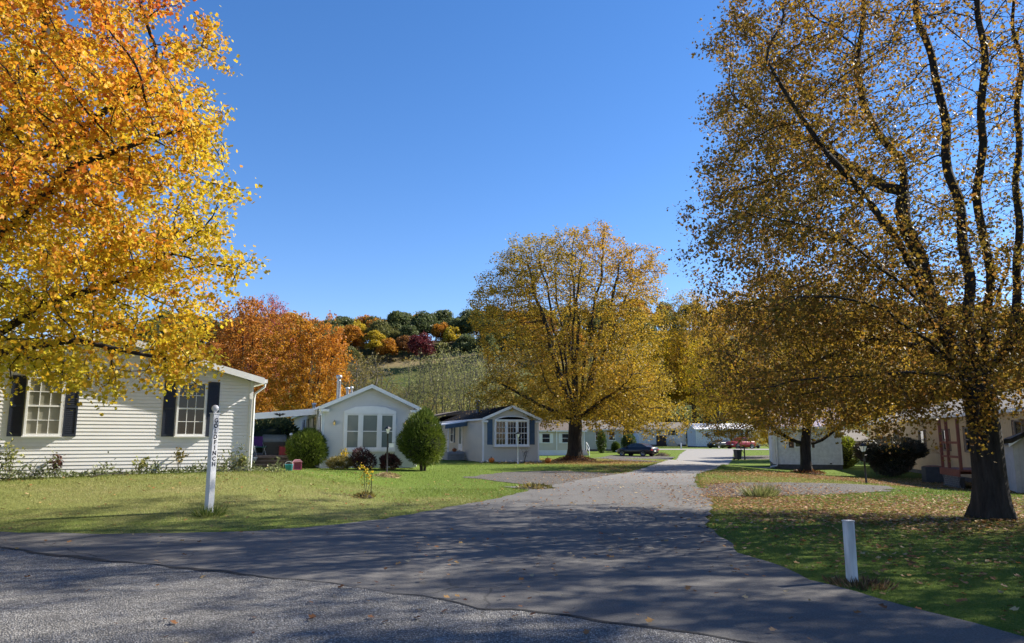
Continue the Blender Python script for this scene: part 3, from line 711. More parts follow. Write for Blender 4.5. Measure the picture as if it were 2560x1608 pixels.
# ------ beige home with dark roof
r3 = R(20); W3 = 4.1
c3 = ground(1207, 1155); p3 = corner_place(c3, r3, W3); p3.z = c3.z - .02
H3, Ff, Fl, Fr, We, ze = gable_house('beige_mobile_home', 'beige mobile home with a dark roof, blue shutters and a triple bay window', p3, r3, W3, 15, 3.0, 3.86, M_beige, M_darkshingle, rake=.25, ov=.1)
zz = 1.15
mb = MB(); mb.box((-1.28, 0, zz - .14), (1.28, .24, zz - .03), Ff); mb.box((-1.26, 0, zz + 1.62), (1.26, .22, zz + 1.74), Ff)
for a, b in ((-1.26, -1.18), (-.44, -.34), (.34, .44), (1.18, 1.26)): mb.box((a, 0, zz - .03), (b, .2, zz + 1.62), Ff)
pts = [(-1.34, zz + 1.74), (-.75, zz + 1.93), (-.3, zz + 1.98), (.3, zz + 1.98), (.75, zz + 1.93), (1.34, zz + 1.74)]
inn = [(1.16, zz + 1.745), (.7, zz + 1.88), (.3, zz + 1.925), (-.3, zz + 1.925), (-.7, zz + 1.88), (-1.16, zz + 1.745)]
mb.prism(pts + inn, 0, .22, Ff); mb.build('window_surround', M_white, H3)
mb = MB(); mb.prism(list(reversed(inn)), 0, .19, Ff); mb.build('bay_roof', M_darkshingle, H3)
for c, w in ((-.81, .74), (0, .68), (.81, .74)): window(H3, Ff, c, zz, w, 1.62, (3, 2), G_dark, d0=.12, fw=.045)
for q in (-1, 1): shutter(H3, Ff, q * 1.56, zz + .02, .38, 1.72, M_blue)
window(H3, Fl, 7.8, 1.3, .8, 1.25, (0, 0), G_dark)
shutter(H3, Fl, 7.15, 1.28, .32, 1.3, M_blue)
mb = MB(); mb.box((5.0, 0, .68), (5.95, .045, 2.72), Fl); dr = mb.build('door', M_white, H3)
mb = MB(); mb.box((5.16, .046, 1.2), (5.79, .055, 2.55), Fl); mb.build('pane', G_blind, dr)
mb = MB(); mb.box((4.2, .06, -.1), (6.6, 1.35, .62), Fl); mb.build('porch', M_tread, H3)
for k in range(3):
    mb = MB(); mb.box((3.92 - .27 * k, .1, .46 - .17 * k), (4.2 - .27 * k, 1.3, .50 - .17 * k), Fl); mb.build('step', M_tread, H3)
mb = MB(); vs = [(-W3/2 - .05, 3.6, 2.78), (-W3/2 - 1.7, 3.6, 2.55), (-W3/2 - 1.7, 9.2, 2.55), (-W3/2 - .05, 9.2, 2.78)]
mb.add(vs + [(x, y, z + .06) for x, y, z in vs], [(3, 2, 1, 0), (4, 5, 6, 7), (0, 1, 5, 4), (1, 2, 6, 5), (2, 3, 7, 6), (3, 0, 4, 7)]); aw = mb.build('porch_awning', M_white, H3)
mb = MB(); mb.add([(-W3/2 - .05, 3.57, 2.50), (-W3/2 - 1.72, 3.57, 2.27), (-W3/2 - 1.72, 3.57, 2.56), (-W3/2 - .05, 3.57, 2.80)] + [(-W3/2 - .05, 3.595, 2.50), (-W3/2 - 1.72, 3.595, 2.27), (-W3/2 - 1.72, 3.595, 2.56), (-W3/2 - .05, 3.595, 2.80)], [(0, 1, 2, 3), (7, 6, 5, 4), (0, 4, 5, 1), (1, 5, 6, 2), (2, 6, 7, 3), (3, 7, 4, 0)]); mb.build('awning_valance', M_blue, aw)
mb = MB(); mb.box((4.22, 1.26, .62), (4.3, 1.34, 2.58), Fl); mb.build('awning_post', M_white, H3)
mb = MB(); mb.lathe([(.13, -.3), (.13, .75), (.2, .76), (.2, .88), (.1, .95), (0, .96)], (-.75, 5.4, 3.86 - .31), 14); mb.build('flue_pipe', mat('blue_grey_pipe', (.13, .17, .24), .4, .2, 8), H3)
mb = MB(); mb.box((-W3/2 - 3.4, 11.0, 0), (-W3/2 - .05, 15.5, 2.75)); mb.build('side_addition', M_beige, H3)
mb = MB(); mb.prism([(-W3/2 - 3.7, 2.72), (-.5, 3.75), (-.5, 3.88), (-W3/2 - 3.7, 2.86)], 10.7, 15.8); mb.build('addition_roof', M_brownroof, H3)
def h3w(x, y, z=0):
    c, s = math.cos(r3), math.sin(r3); return (p3.x + x * c - y * s, p3.y + x * s + y * c, p3.z + z)
# ------ long-side houses
def long_house(name, label, loc, rot, Lx, D, eave, peak, wallm, roofm, skirt=.4, skirtm=None, lap=.12, seams=False, vert=None, group=None):
    """long side faces local -Y, origin at the middle of its foot; ridge runs along X"""
    H = thing(name, label, 'house', loc, rot, group); Ff = Face((0, 0, 0), (1, 0, 0), (0, -1, 0)); th = .12
    Fl, Fr = Face((-Lx/2, 0, 0), (0, 1, 0), (-1, 0, 0)), Face((Lx/2, 0, 0), (0, 1, 0), (1, 0, 0))
    mb = MB()
    if vert:
        n = int(Lx / .2); zs = vert
        for i in range(n):
            x0, x1 = -Lx/2 + Lx * i / n, -Lx/2 + Lx * (i + 1) / n - .02
            mb.add([Ff(x0, .02, zs), Ff(x1, .02, zs), Ff(x1, .02, eave - th), Ff(x0, .02, eave - th), Ff(x1, 0, zs), Ff(x1 + .02, 0, zs), Ff(x1 + .02, 0, eave - th), Ff(x1, 0, eave - th)], [(0, 1, 2, 3), (4, 5, 6, 7), (1, 4, 7, 2)])
        siding(mb, Ff, lambda z: (-Lx/2, Lx/2), skirt, vert, lap, .016)
    else: siding(mb, Ff, lambda z: (-Lx/2, Lx/2), skirt, eave - th, lap)
    sl_ = (peak - eave) / (D/2); zp = peak - th
    for f in (Fl, Fr): siding(mb, f, lambda z: (0, D) if z <= eave - th else (D/2 - (zp - z) / sl_, D/2 + (zp - z) / sl_), skirt, zp, lap)
    mb.add([(-Lx/2, D, skirt), (Lx/2, D, skirt), (Lx/2, D, eave - th), (-Lx/2, D, eave - th)], [(0, 1, 2, 3)])
    mb.build('wall', wallm, H)
    if skirt:
        mb = MB(); mb.box((-Lx/2 + .012, .012, -.5), (Lx/2 - .012, D - .012, skirt)); mb.build('skirting', skirtm or M_block, H)
    o = .25; yo = D/2 + o; ze = eave - o * sl_
    mb = MB(); mb.prism([(D/2 - yo, ze), (D/2, peak), (D/2 + yo, ze), (D/2 + yo, ze - th), (D/2, zp), (D/2 - yo, ze - th)], -Lx/2 - .25, Lx/2 + .25, lambda a, d, z: (d, a, z))
    if seams:
        n = int(Lx / seams)
        for i in range(n + 1):
            x = -Lx/2 + Lx * i / n; mb.add([(x - .025, -o, ze + .001), (x + .025, -o, ze + .001), (x + .025, D/2, peak + .001), (x - .025, D/2, peak + .001), (x - .01, -o, ze + .05), (x + .01, -o, ze + .05), (x + .01, D/2, peak + .05), (x - .01, D/2, peak + .05)], [(0, 4, 7, 3), (4, 5, 6, 7), (5, 1, 2, 6), (0, 1, 5, 4)])
    mb.build('roof', roofm, H)
    mb = MB(); mb.box((-Lx/2 - .26, -o - .09, ze - .16), (Lx/2 + .26, -o - .003, ze - .01)); mb.build('gutter', M_white, H)
    for s in (-1, 1):
        mb = MB(); x0, x1 = sorted((s * (Lx/2 - .09), s * (Lx/2 + .02))); mb.box((x0, -.03, skirt), (x1, -.0005, eave - th - .01))
        mb.build('corner_trim', M_white, H)
    return H, Ff, Fl, Fr
def place_long(u0, u1, v, Lmax=None, ang=0.0):
    a = ground(u0, v); d = (math.cos(ang), math.sin(ang)); k = (u1 - CX) / F
    b = at(u1, v, a.y); q = b.x / b.y
    L = (q * a.y - a.x) / (d[0] - q * d[1]); return Vector((a.x + d[0] * L/2, a.y + d[1] * L/2, a.z)), L
# white skirted beige house behind the middle maple
pos, L = place_long(1330, 1462, 1139, ang=R(10))
HH, Ff, *_ = long_house('beige_house', 'beige house with a white skirting behind the middle maple trunk', pos, R(10), L, 7, 3.0, 4.2, M_beige, M_brownroof, .62, M_white)
for c in (-1.5, .9): 
    window(HH, Ff, c, 1.45, 1.0, 1.1, (0, 0), G_dark); [shutter(HH, Ff, c + q * .68, 1.43, .34, 1.15, M_white, False) for q in (-1, 1)]
mb = MB(); xx = L/2 - .35
for k in range(4): mb.box((xx - .3, -.35 - .28 * k, .0), (xx + .5, -.06 - .28 * k, .62 - .15 * k))
mb.build('step', M_conc, HH)
mb = MB(); mb.tube([(xx + .55, -.1, .1), (xx + .55, -.1, 1.5), (xx + .55, -1.25, .95), (xx + .55, -1.25, .0)], .035, 6); mb.tube([(xx + .55, -.1, 1.05), (xx + .55, -1.25, .5)], .025, 6); mb.build('handrail', M_white, HH)
mb = MB(); mb.box((-.3, -.10, .62), (-.16, -.035, 2.9)); mb.build('porch_post', M_white, HH)
pos, L = place_long(1456, 1558, 1128, ang=R(6))
HH, Ff, *_ = long_house('sage_house', 'grey green sided house behind the black saloon car', pos, R(6), L, 7, 3.0, 4.2, M_sage, M_shingle, .25)
window(HH, Ff, L/2 - 1.5, 1.4, .9, 1.2, (0, 0), G_dark); window(HH, Ff, -L/2 + 2.2, 1.4, .9, 1.2, (0, 0), G_dark)
# far houses across the side street
pos, L = place_long(1598, 1716, 1115.5); 
HH, Ff, *_ = long_house('white_far_house', 'small white far house with a brown carport screen, across the side street', pos, 0, L, 7, 3.4, 4.6, M_dirtywhite, M_shingle, .3)
mb = MB(); mb.box((-1.2, 0, .05), (.65, .12, 2.0), Ff); mb.build('carport_screen', mat('brown_screen', (.045, .032, .034), .8, .3, 3, stretch=(6, 1, 1)), HH)
window(HH, Ff, 2.0, 2.0, 1.1, 1.0, (0, 0), G_dark); [shutter(HH, Ff, 2.0 + q * .75, 1.98, .3, 1.04, M_black, False) for q in (-1, 1)]
window(HH, Ff, -.75, 2.2, .9, .8, (0, 0), G_dark)
mb = MB(); mb.prism([(.7, .0), (1.3, 1.3), (1.9, 1.3), (2.9, .0)], .2, .5, Ff); mb.build('stair_cheek', mat('pale_board', (.5, .46, .4), .8, .2, 4), HH)
pos, L = place_long(1742, 1897, 1119)
HH, Ff, *_ = long_house('metal_roof_house', 'long white house with a bright metal roof, behind the parked cars', pos, R(-2), L, 7.5, 3.15, 4.1, M_dirtywhite, M_metalroof, .2, seams=.6)
k = 1850 / pos.y
def hx(u): return (u - 1819.5) / k
window(HH, Ff, hx(1797), 1.95, .9, .95, (0, 0), G_dark); [shutter(HH, Ff, hx(u), 1.85, .35, 1.15, M_black, False) for u in (1790, 1804)]
for u in (1837, 1848): window(HH, Ff, hx(u), .95, .72, 1.95, (0, 0), G_blind)
[shutter(HH, Ff, hx(u), .9, .4, 2.05, M_black, False) for u in (1829.5, 1855.5, 1867)]
mb = MB(); mb.lathe([(.0, .0), (.34, .0), (.34, .05), (.0, .07)], (hx(1769), -.09, 2.1), 20, 'y'); mb.build('round_plaque', mat('bronze_plaque', (.07, .075, .08), .5, .4, 9), HH)
downspout(HH, [(hx(1814), -.26, 2.95), (hx(1814), -.06, 2.7), (hx(1814), -.06, .1)])
mb = MB()
for u in (1884, 1891): mb.box((hx(u) - .06, -1.6, .0), (hx(u) + .06, -1.48, 2.7))
mb.box((hx(1881), -1.8, 2.7), (hx(1896), -.3, 2.82)); mb.build('porch', M_white, HH)
# white gable house right
pos, L = place_long(1937, 2108, 1172, ang=R(-17))
HH, Ff, Fl, Fr = long_house('white_house', 'white sided house with a mauve ribbed metal roof behind the forked yard tree', pos, R(-17), L, 9, 2.95, 4.3, M_dirtywhite, M_redmetal, .30, seams=.4, lap=.115)
kk = L / 171.0
window(HH, Ff, (2012 - 2022) * kk, 1.45, 1.1, .5, (2, 1), G_dark, sash=False); [shutter(HH, Ff, (u - 2022) * kk, 1.43, .32, .62, M_brick) for u in (1982, 2034)]
mb = MB(); x = -L/2 + .2
mb.tube([(x + .0, -.28, 2.78), (x + .0, -.07, 2.5), (x + .0, -.07, .38), (x - .05, -.16, .22), (x - .5, -.3, .12)], .05, 8); mb.build('downspout', M_white, HH)
mb = MB(); x = -L/2 - .04; mb.box((x - .06, .1, .3), (x, .22, 2.7)); mb.build('downspout', M_white, HH)
mb = MB(); a = -L/2; mb.box((a - 2.4, -.45, -.02), (a - .3, -.15, .10)); mb.build('walk_slab', M_conc, HH)
mb = MB(); mb.box(((2078 - 2022) * kk - .06, -.12, .34), ((2078 - 2022) * kk + .06, -.016, .42)); mb.build('dryer_vent', M_black, HH)
M_tanframe = mat('taupe_frame', (.24, .19, .15), .6, .1, 4)
# ------ tan house on the right
vpu = 1790; ta = math.atan((vpu - CX) / F); dirL = Vector((math.sin(ta), math.cos(ta), 0)); 
g = ground(2345, 1199); A0 = Vector((g.x + .9, g.y + .3, 0))
def hit(u, O=None):
    O = O or A0; b = at(u, 1095, 10); q = b.x / b.y; t_ = (O.x - q * O.y) / (q * dirL.y - dirL.x); return t_
tn, tf = hit(2600), hit(2172); Lt = tf - tn
cen = A0 + dirL * ((tn + tf) / 2); rot4 = math.atan2(-dirL.y, -dirL.x)
zt = Tz(A0.x, A0.y)
HT, Ff, Fl, Fr = long_house('tan_house', 'tan boarded house with brown shutters in the shade behind the thick maple trunk', (cen.x, cen.y, zt), rot4, Lt, 7.5, 3.35, 4.6, M_tan, M_shingle, .22, vert=1.28)
def tx(u): return -(hit(u) - (tn + tf) / 2)
for u, w, z, h in ((2196, 1.3, 1.75, 1.15), (2242, 1.0, 1.45, 1.15), (2307, 1.05, 1.45, 1.1), (2366, .9, 1.45, 1.1), (2422, .75, 1.45, 1.15), (2552, .8, 1.6, 1.2)):
    c = tx(u); window(HT, Ff, c, z, w, h, (2, 1) if u == 2196 else (0, 0), G_dark, M_tanframe); [shutter(HT, Ff, c + q * (w/2 + .2), z - .02, .3, h + .04, M_brick) for q in (-1, 1)]
# porch with redwood posts, lattice
c = tx(2492) ; wp = 1.4
mb = MB(); mb.box((c - wp, -1.9, .72), (c + wp, -.05, .80)); mb.box((c - wp - .02, -1.95, .50), (c + wp + .02, -1.9, .79)); mb.box((c - wp - .05, -1.9, .50), (c - wp, -.05, .79)); mb.build('porch_deck', M_redwood, HT)
for a in (c - wp + .05, c - .35, c + wp - .12):
    mb = MB(); mb.box((a - .055, -1.88, .80), (a + .055, -1.77, 2.9)); mb.build('porch_post', M_redwood, HT)
for z in (1.25, 1.85):
    for a, b in ((c - wp + .13, c - .43), (c - .27, c + wp - .2)): mb = MB(); mb.box((a, -1.84, z), (b, -1.78, z + .1)); mb.build('porch_rail', M_redwood, HT)
mb = MB()
for k in range(24):
    for s in (-1, 1):
        x = c - wp + k * .16 - .25; a, b = (x, x + .5) if s > 0 else (x + .5, x)
        if min(a, b) < c - wp or max(a, b) > c + wp: continue
        mb.add([(a - .018, -1.88 - .004 * s, -.05), (a + .018, -1.88 - .004 * s, -.05), (b + .018, -1.88 - .004 * s, .5), (b - .018, -1.88 - .004 * s, .5)], [(0, 1, 2, 3)])
mb.build('lattice', mat('grey_lattice', (.34, .33, .31), .8, .2, 6), HT)
mb = MB(); mb.box((c - wp + .02, -1.8, -.2), (c + wp - .02, -1.75, .45)); mb.build('crawlspace_shade_sheet', mat('crawl_shade', (.03, .026, .022), 1, .3, 5), HT)  # dark sheet behind the lattice stands in for the shade under the porch
# air conditioner
g = ground(2336, 1206)
t = thing('air_conditioner', 'square air conditioning unit topped with fallen leaves beside the tan house', 'air conditioner', (g.x, g.y, g.z), rot4)
mb = MB(); mb.box((-.42, -.42, .06), (.42, .42, .74)); mb.box((-.46, -.46, 0), (.46, .46, .058)); ac = mb.build('casing', mat('ac_casing', (.05, .055, .06), .6, .2, 5), t, .02)
mb = MB()
for k in range(14): mb.box((-.40, -.436, .12 + k * .042), (.40, -.4215, .135 + k * .042)); mb.box((-.436, -.40, .12 + k * .042), (-.4215, .40, .135 + k * .042))
mb.build('grille', mat('ac_grille', (.09, .095, .10), .5, .2, 5), t)
mb = MB(); mb.lathe([(.0, .80), (.2, .80), (.42, .77), (.43, .742), (0, .742)], (0, 0, 0), 20); mb.build('fan_guard', mat('leaf_covered_top', (.20, .10, .06), .8, .4, 12), t)
# grey shed behind the tan house and pale shed at the right edge
def shed(name, label, loc, rot, w, d, h, pk, wm, rm):
    t = thing(name, label, 'shed', loc, rot); F_ = Face((0, 0, 0), (1, 0, 0), (0, -1, 0)); mb = MB(); s_ = (pk - h) / (w/2)
    n = int(w / .18)
    for i in range(n):
        x0, x1 = -w/2 + w * i / n, -w/2 + w * (i + 1) / n; zt0, zt1 = h + (w/2 - abs(x0)) * s_, h + (w/2 - abs(x1 - .012)) * s_
        mb.add([F_(x0, .012, 0), F_(x1 - .012, .012, 0), F_(x1 - .012, .012, zt1), F_(x0, .012, zt0), F_(x1 - .012, 0, 0), F_(x1, 0, 0), F_(x1, 0, zt1), F_(x1 - .012, 0, zt1)], [(0, 1, 2, 3), (4, 5, 6, 7)])
    mb.add([(-w/2, 0, 0), (-w/2, d, 0), (-w/2, d, h), (-w/2, 0, h), (w/2, 0, 0), (w/2, d, 0), (w/2, d, h), (w/2, 0, h), (0, d, pk)], [(0, 1, 2, 3), (4, 7, 6, 5), (1, 5, 6, 8, 2)])
    mb.build('wall', wm, t)
    mb = MB(); W_ = w/2 + .15; z0 = h - .15 * s_; mb.prism([(-W_, z0 + .07), (0, pk + .07), (W_, z0 + .07), (W_, z0 + .005), (0, pk + .005), (-W_, z0 + .005)], -.14, d + .1); mb.build('roof', rm, t)
    mb = MB(); mb.prism([(-W_, z0 + .075), (0, pk + .075), (W_, z0 + .075), (W_, z0 - .06), (0, pk - .06), (-W_, z0 - .06)], -.17, -.142); mb.build('fascia', M_white, t)
    mb = MB(); mb.box((-.55, -.04, .1), (.55, -.013, min(h, 1.95))); mb.build('door', wm, t)
    return t
g = ground(2560, 1236); shed('garden_shed', 'pale grey garden shed at the edge of the view, beside the tan house', (g.x + 1.15, g.y + .3, g.z), R(-25), 2.0, 2.4, 1.9, 2.65, mat('shed_grey', (.46, .45, .42), .7, .1, 4), M_shingle)
g = ground(2150, 1150); shed('tan_shed', 'small tan shed with a grey shingle roof tucked behind the tan house corner', (g.x + .5, g.y + 6, g.z), R(-68), 3.4, 3, 1.95, 3.1, M_tan, M_shingle)
# ================================================================== trees
B_dark = barkmat('dark_bark', (.040, .034, .030)); B_grey = barkmat('grey_bark', (.13, .115, .10)); B_mid = barkmat('brown_bark', (.06, .048, .038))
L_left = leafmat('gold_orange_leaves', [(0, (.10, .15, .014)), (.30, (.30, .33, .025)), (.48, (.56, .48, .032)), (.68, (.66, .44, .028)), (.85, (.66, .28, .025)), (1, (.52, .12, .025))], .5)
L_big = leafmat('brown_gold_leaves', [(0, (.075, .072, .016)), (.25, (.17, .13, .022)), (.48, (.27, .17, .024)), (.66, (.23, .11, .030)), (.82, (.42, .27, .028)), (1, (.25, .09, .04))], .52)
L_mid = leafmat('ochre_leaves', [(0, (.085, .082, .015)), (.3, (.26, .20, .022)), (.55, (.43, .29, .026)), (.78, (.46, .23, .026)), (1, (.54, .37, .03))], .48)
L_yellow = leafmat('yellow_leaves', [(0, (.22, .19, .015)), (.4, (.50, .36, .018)), (.75, (.60, .42, .02)), (1, (.55, .25, .02))], .5)
L_rust = leafmat('rust_leaves', [(0, (.17, .11, .015)), (.35, (.36, .20, .02)), (.65, (.43, .18, .024)), (1, (.38, .105, .03))], .45)
L_orange = leafmat('orange_leaves', [(0, (.28, .20, .016)), (.35, (.46, .28, .02)), (.7, (.50, .21, .02)), (1, (.42, .12, .025))], .5)
L_red = leafmat('pink_red_leaves', [(0, (.22, .07, .04)), (.5, (.38, .09, .06)), (1, (.48, .16, .10))], .45)
L_willow = leafmat('pale_yellow_green_leaves', [(0, (.15, .15, .07)), (.5, (.25, .25, .09)), (1, (.36, .35, .10))], .5)
L_olive = leafmat('olive_leaves', [(0, (.07, .075, .02)), (.5, (.16, .14, .035)), (1, (.26, .18, .05))], .4)
L_ever = leafmat('evergreen_needles', [(0, (.022, .045, .008)), (.45, (.075, .115, .016)), (1, (.20, .235, .034))], .2)
L_darkgreen = leafmat('dark_green_leaves', [(0, (.048, .070, .030)), (.5, (.095, .12, .045)), (1, (.16, .17, .06))], .5)
def limbset(rng, n, z0, z1, r1, base_h, n2=0, curve=.6):
    out = [[(0, 0, -.3), (0, 0, base_h * .5), (0, 0, base_h)]]
    for k in range(n):
        a = 2 * math.pi * k / n + rng.uniform(-.35, .35); rr = r1 * rng.uniform(.35, 1.0); zt = z0 + (z1 - z0) * (1 - .35 * rr / r1) * rng.uniform(.85, 1)
        zb = base_h * rng.uniform(.85, 1.0)
        out.append([(0, 0, zb), (rr * .25 * math.cos(a), rr * .25 * math.sin(a), zb + (zt - zb) * .22), (rr * .6 * math.cos(a), rr * .6 * math.sin(a), zb + (zt - zb) * .6), (rr * math.cos(a), rr * math.sin(a), zt)])
    for k in range(n2):
        a = 2 * math.pi * (k + .4) / n2 + rng.uniform(-.3, .3); rr = r1 * rng.uniform(1.0, 1.35)
        out.append([(0, 0, base_h * .9), (rr * .35 * math.cos(a), rr * .35 * math.sin(a), base_h * 1.15 + .3), (rr * .8 * math.cos(a), rr * .8 * math.sin(a), base_h * 1.5 + .7)])
    return out
rng = np.random.default_rng(11)
tri_count = 0
# --- gold maple, left
bl = G(-12.6, 15.2)
lb = [(0, 0, -.3), (0, 0, 1.2), (.1, 0, 2.4)]
def px_limb(base, pts): return [tuple(at(u, v, y) - base) for u, v, y in pts]
limbs = [lb, [(.1, 0, 2.0), (1.6, -.3, 3.1), (3.6, -.8, 4.2), (5.6, -1.0, 4.9)], [(.1, 0, 2.3), (1.0, .3, 4.5), (2.8, -.6, 7.2), (5.0, -.8, 9.0)], [(.1, 0, 2.4), (.5, .2, 5.5), (1.5, .4, 9), (2.6, .2, 13)],
         [(.1, 0, 2.4), (-.5, -.5, 6), (-1.0, -.8, 10), (-1.2, -1, 14)], [(.1, 0, 2.3), (-1.5, .3, 5), (-3.6, .6, 8), (-5, .6, 10)], [(.1, 0, 2.2), (-1.8, -.6, 3.6), (-4.5, -1.2, 5)], [(.1, 0, 2.2), (.9, -2, 4), (2.0, -3.5, 6.5)],
         [(.1, 0, 2.2), (1.2, 1.5, 4.2), (2.8, 2.6, 6.5)], [(.1, 0, 1.9), (2.0, -1.2, 2.9), (4.4, -1.6, 3.3), (6.4, -1.4, 2.9)], [(.1, 0, 1.9), (1.2, -2.0, 2.9), (2.2, -3.2, 3.0)], [(.1, 0, 2.3), (1.6, -1.0, 4.6), (4.2, -1.8, 6.6), (6.4, -1.6, 7.4)]]
env = [((-.5, -.6, 9), (7.0, 5.0, 6.6)), ((.3, -.8, 5.3), (7.1, 4.6, 2.6)), ((2.2, -1.2, 3.5), (4.6, 2.8, 1.25)), ((5.2, -1.2, 3.1), (2.0, 1.8, .9)), ((4.6, -1, 6.8), (2.4, 3.4, 2.8))]
ms = make_tree(21, limbs, env, 5200, .28, 2.2, .44, .36, .010, .034, 48, .30, .085, 'maple', .5, .40, .06, (0, -.8, 8), (7.4, 5, 6.6), (.44, .40, .30), (1.3, -.1, .12), .9, twig=.5, dens=.25)
tri_count += ms[-1]
put_tree('maple_tree', 'tall maple with bright gold and orange leaves reaching over the cream house', 'tree', bl, 0, ms, B_dark, L_left)
# --- big maple, right
bb = ground(2486, 1296)
Yb = bb.y
tr = [(0, 0, -.3), (0, 0, .6), (-.02, 0, 1.8), (-.12, 0, 2.9)]
pl = lambda pts: px_limb(bb, [(u, v, Yb + dy) for u, v, dy in pts])
limbs = [tr,
  pl([(2405, 925, 0), (2342, 815, -.3), (2297, 722, -.6), (2257, 659, -.9), (2231, 600, -1.2), (2150, 480, -1.6), (2080, 380, -2.0), (1990, 250, -2.3), (1930, 150, -2.5)]),
  pl([(2405, 925, 0), (2350, 800, .2), (2310, 690, .4), (2268, 560, .5), (2236, 400, .6), (2201, 333, .6), (2164, 259, .7), (2157, 93, .8), (2140, -60, .8)]),
  pl([(2434, 915, 0), (2423, 741, .5), (2401, 630, .9), (2386, 407, 1.3), (2371, 333, 1.4), (2327, 185, 1.6), (2300, 50, 1.8), (2290, -150, 1.9)]),
  pl([(2464, 915, 0), (2464, 722, -.5), (2445, 611, -.7), (2445, 481, -.9), (2468, 352, -1.1), (2464, 222, -1.2), (2450, 60, -1.3), (2440, -100, -1.4)]),
  pl([(2480, 930, 0), (2534, 833, .5), (2541, 648, .9), (2549, 500, 1.2), (2545, 259, 1.4), (2538, 74, 1.6), (2540, -120, 1.7)]),
  pl([(2490, 930, 0), (2570, 800, -.6), (2640, 640, -1.2), (2720, 480, -1.6), (2790, 330, -2)]),
  pl([(2496, 1118, 0), (2560, 1085, -.2), (2680, 1020, -.5), (2800, 960, -.8)]),
  pl([(2410, 930, 0), (2330, 860, -1.2), (2230, 780, -2.2), (2080, 742, -2.8), (1960, 740, -3.2)]),
  pl([(2410, 940, 0), (2320, 870, .8), (2180, 850, 1.6), (2060, 900, 2.2), (1960, 960, 2.6)]),
  pl([(2415, 950, 0), (2360, 940, -1.2), (2260, 930, -2.2), (2150, 940, -2.8)]),
  pl([(2342, 815, -.3), (2250, 690, -1.8), (2120, 600, -2.8), (1960, 560, -3.4), (1840, 530, -3.6)]),
  pl([(2236, 480, .5), (2120, 420, 1.8), (1980, 330, 2.6), (1850, 250, 3)]),
  pl([(2470, 940, 0), (2480, 860, 1.6), (2500, 760, 3.0), (2510, 640, 3.8)])]
env = [((-.5, 1.0, 9.6), (4.7, 5.4, 7.4)), ((-3.2, .4, 5.8), (3.0, 4.2, 3.0)), ((-2.6, -.3, 3.0), (3.6, 3.0, 1.4)), ((2.0, .2, 5), (4, 4, 2.8)), ((-3.5, 0, 8.8), (1.9, 3.4, 3.8)), ((-.6, 5.0, 9.5), (3.6, 3.4, 4.5)), ((-2.8, -.5, 2.4), (3.0, 2.2, .9)), ((-.5, -.8, 2.9), (2.6, 2.2, 1.1)), ((2.2, -.6, 3.0), (2.6, 2.2, 1.1))]
thin = lambda P: np.clip(.95 - .78 * np.clip((P[:, 0] + 4.4) / 4.0, 0, 1) * np.clip((P[:, 2] - 4.2) / 2.2, 0, 1), .13, 1)
msb = make_tree(33, limbs, env, 5400, .27, 2.2, .42, .30, .007, .03, 54, .28, .064, 'maple', .65, .42, .05, (-.9, 0, 8), (5.6, 5, 7), (.1, .45, .45), None, .8, thin=thin, twig=.55, dens=.18, wob=.04)
tri_count += msb[-1]
put_tree('maple_tree', 'big maple with a thick dark trunk and sparse brown gold leaves near the short post', 'tree', bb, 0, msb, B_dark, L_big)
g = G(20, 3.2); put_tree('maple_tree', 'brown gold maple farther out along the crossing road', 'tree', g, R(80), msb, B_dark, L_big, sc=(.95, .95, .95))
# --- forked yard tree
b3 = ground(2017, 1184)
pl = lambda pts: px_limb(b3, [(u, v, b3.y + dy) for u, v, dy in pts])
limbs = [[(0, 0, -.3), (0, 0, 1.4), tuple(at(2018, 1060, b3.y) - b3)],
  pl([(2012, 1112, 0), (1975, 1098, -.2), (1940, 1078, -.5), (1915, 1040, -.8), (1895, 1000, -1.2), (1870, 940, -1.6)]),
  pl([(2024, 1112, 0), (2055, 1100, .2), (2085, 1075, .3), (2120, 1052, .4), (2160, 1038, .5), (2220, 1000, .7), (2280, 960, 1)]),
  pl([(2016, 1065, 0), (2000, 1010, .2), (1985, 950, .5), (1960, 860, .8), (1930, 760, 1)]),
  pl([(2020, 1065, 0), (2036, 1005, -.2), (2050, 930, -.6), (2085, 840, -1), (2100, 740, -1.4)]),
  pl([(2018, 1060, 0), (2020, 980, -1), (2010, 900, -2), (2000, 800, -3)]), pl([(2018, 1050, 0), (2028, 980, 1.2), (2050, 880, 2.4), (2060, 780, 3.4)]),
  pl([(2000, 1010, .2), (1940, 950, -.6), (1860, 900, -1.4), (1780, 870, -2)])]
env = [((0, 0, 7.3), (6.4, 5.6, 4.8)), ((-.3, 0, 3.9), (5.8, 5, 1.7)), ((-3.5, -.8, 3.0), (2.2, 2.2, .9)), ((-4.4, -.5, 2.5), (2.0, 2, .9)), ((3.2, -.5, 3.2), (2.2, 2.2, 1.0))]
ms = make_tree(44, limbs, env, 3200, .33, 2.4, .52, .29, .012, .045, 34, .32, .11, 'quad', .5, .42, .06, (0, 0, 6), (6, 5.5, 4), (.2, .4, .4), None, .6, twig=.55, dens=.2)
tri_count += ms[-1]
put_tree('yard_tree', 'broad dark trunked yard tree with two low curving limbs, in front of the white house', 'tree', b3, 0, ms, B_dark, L_mid)
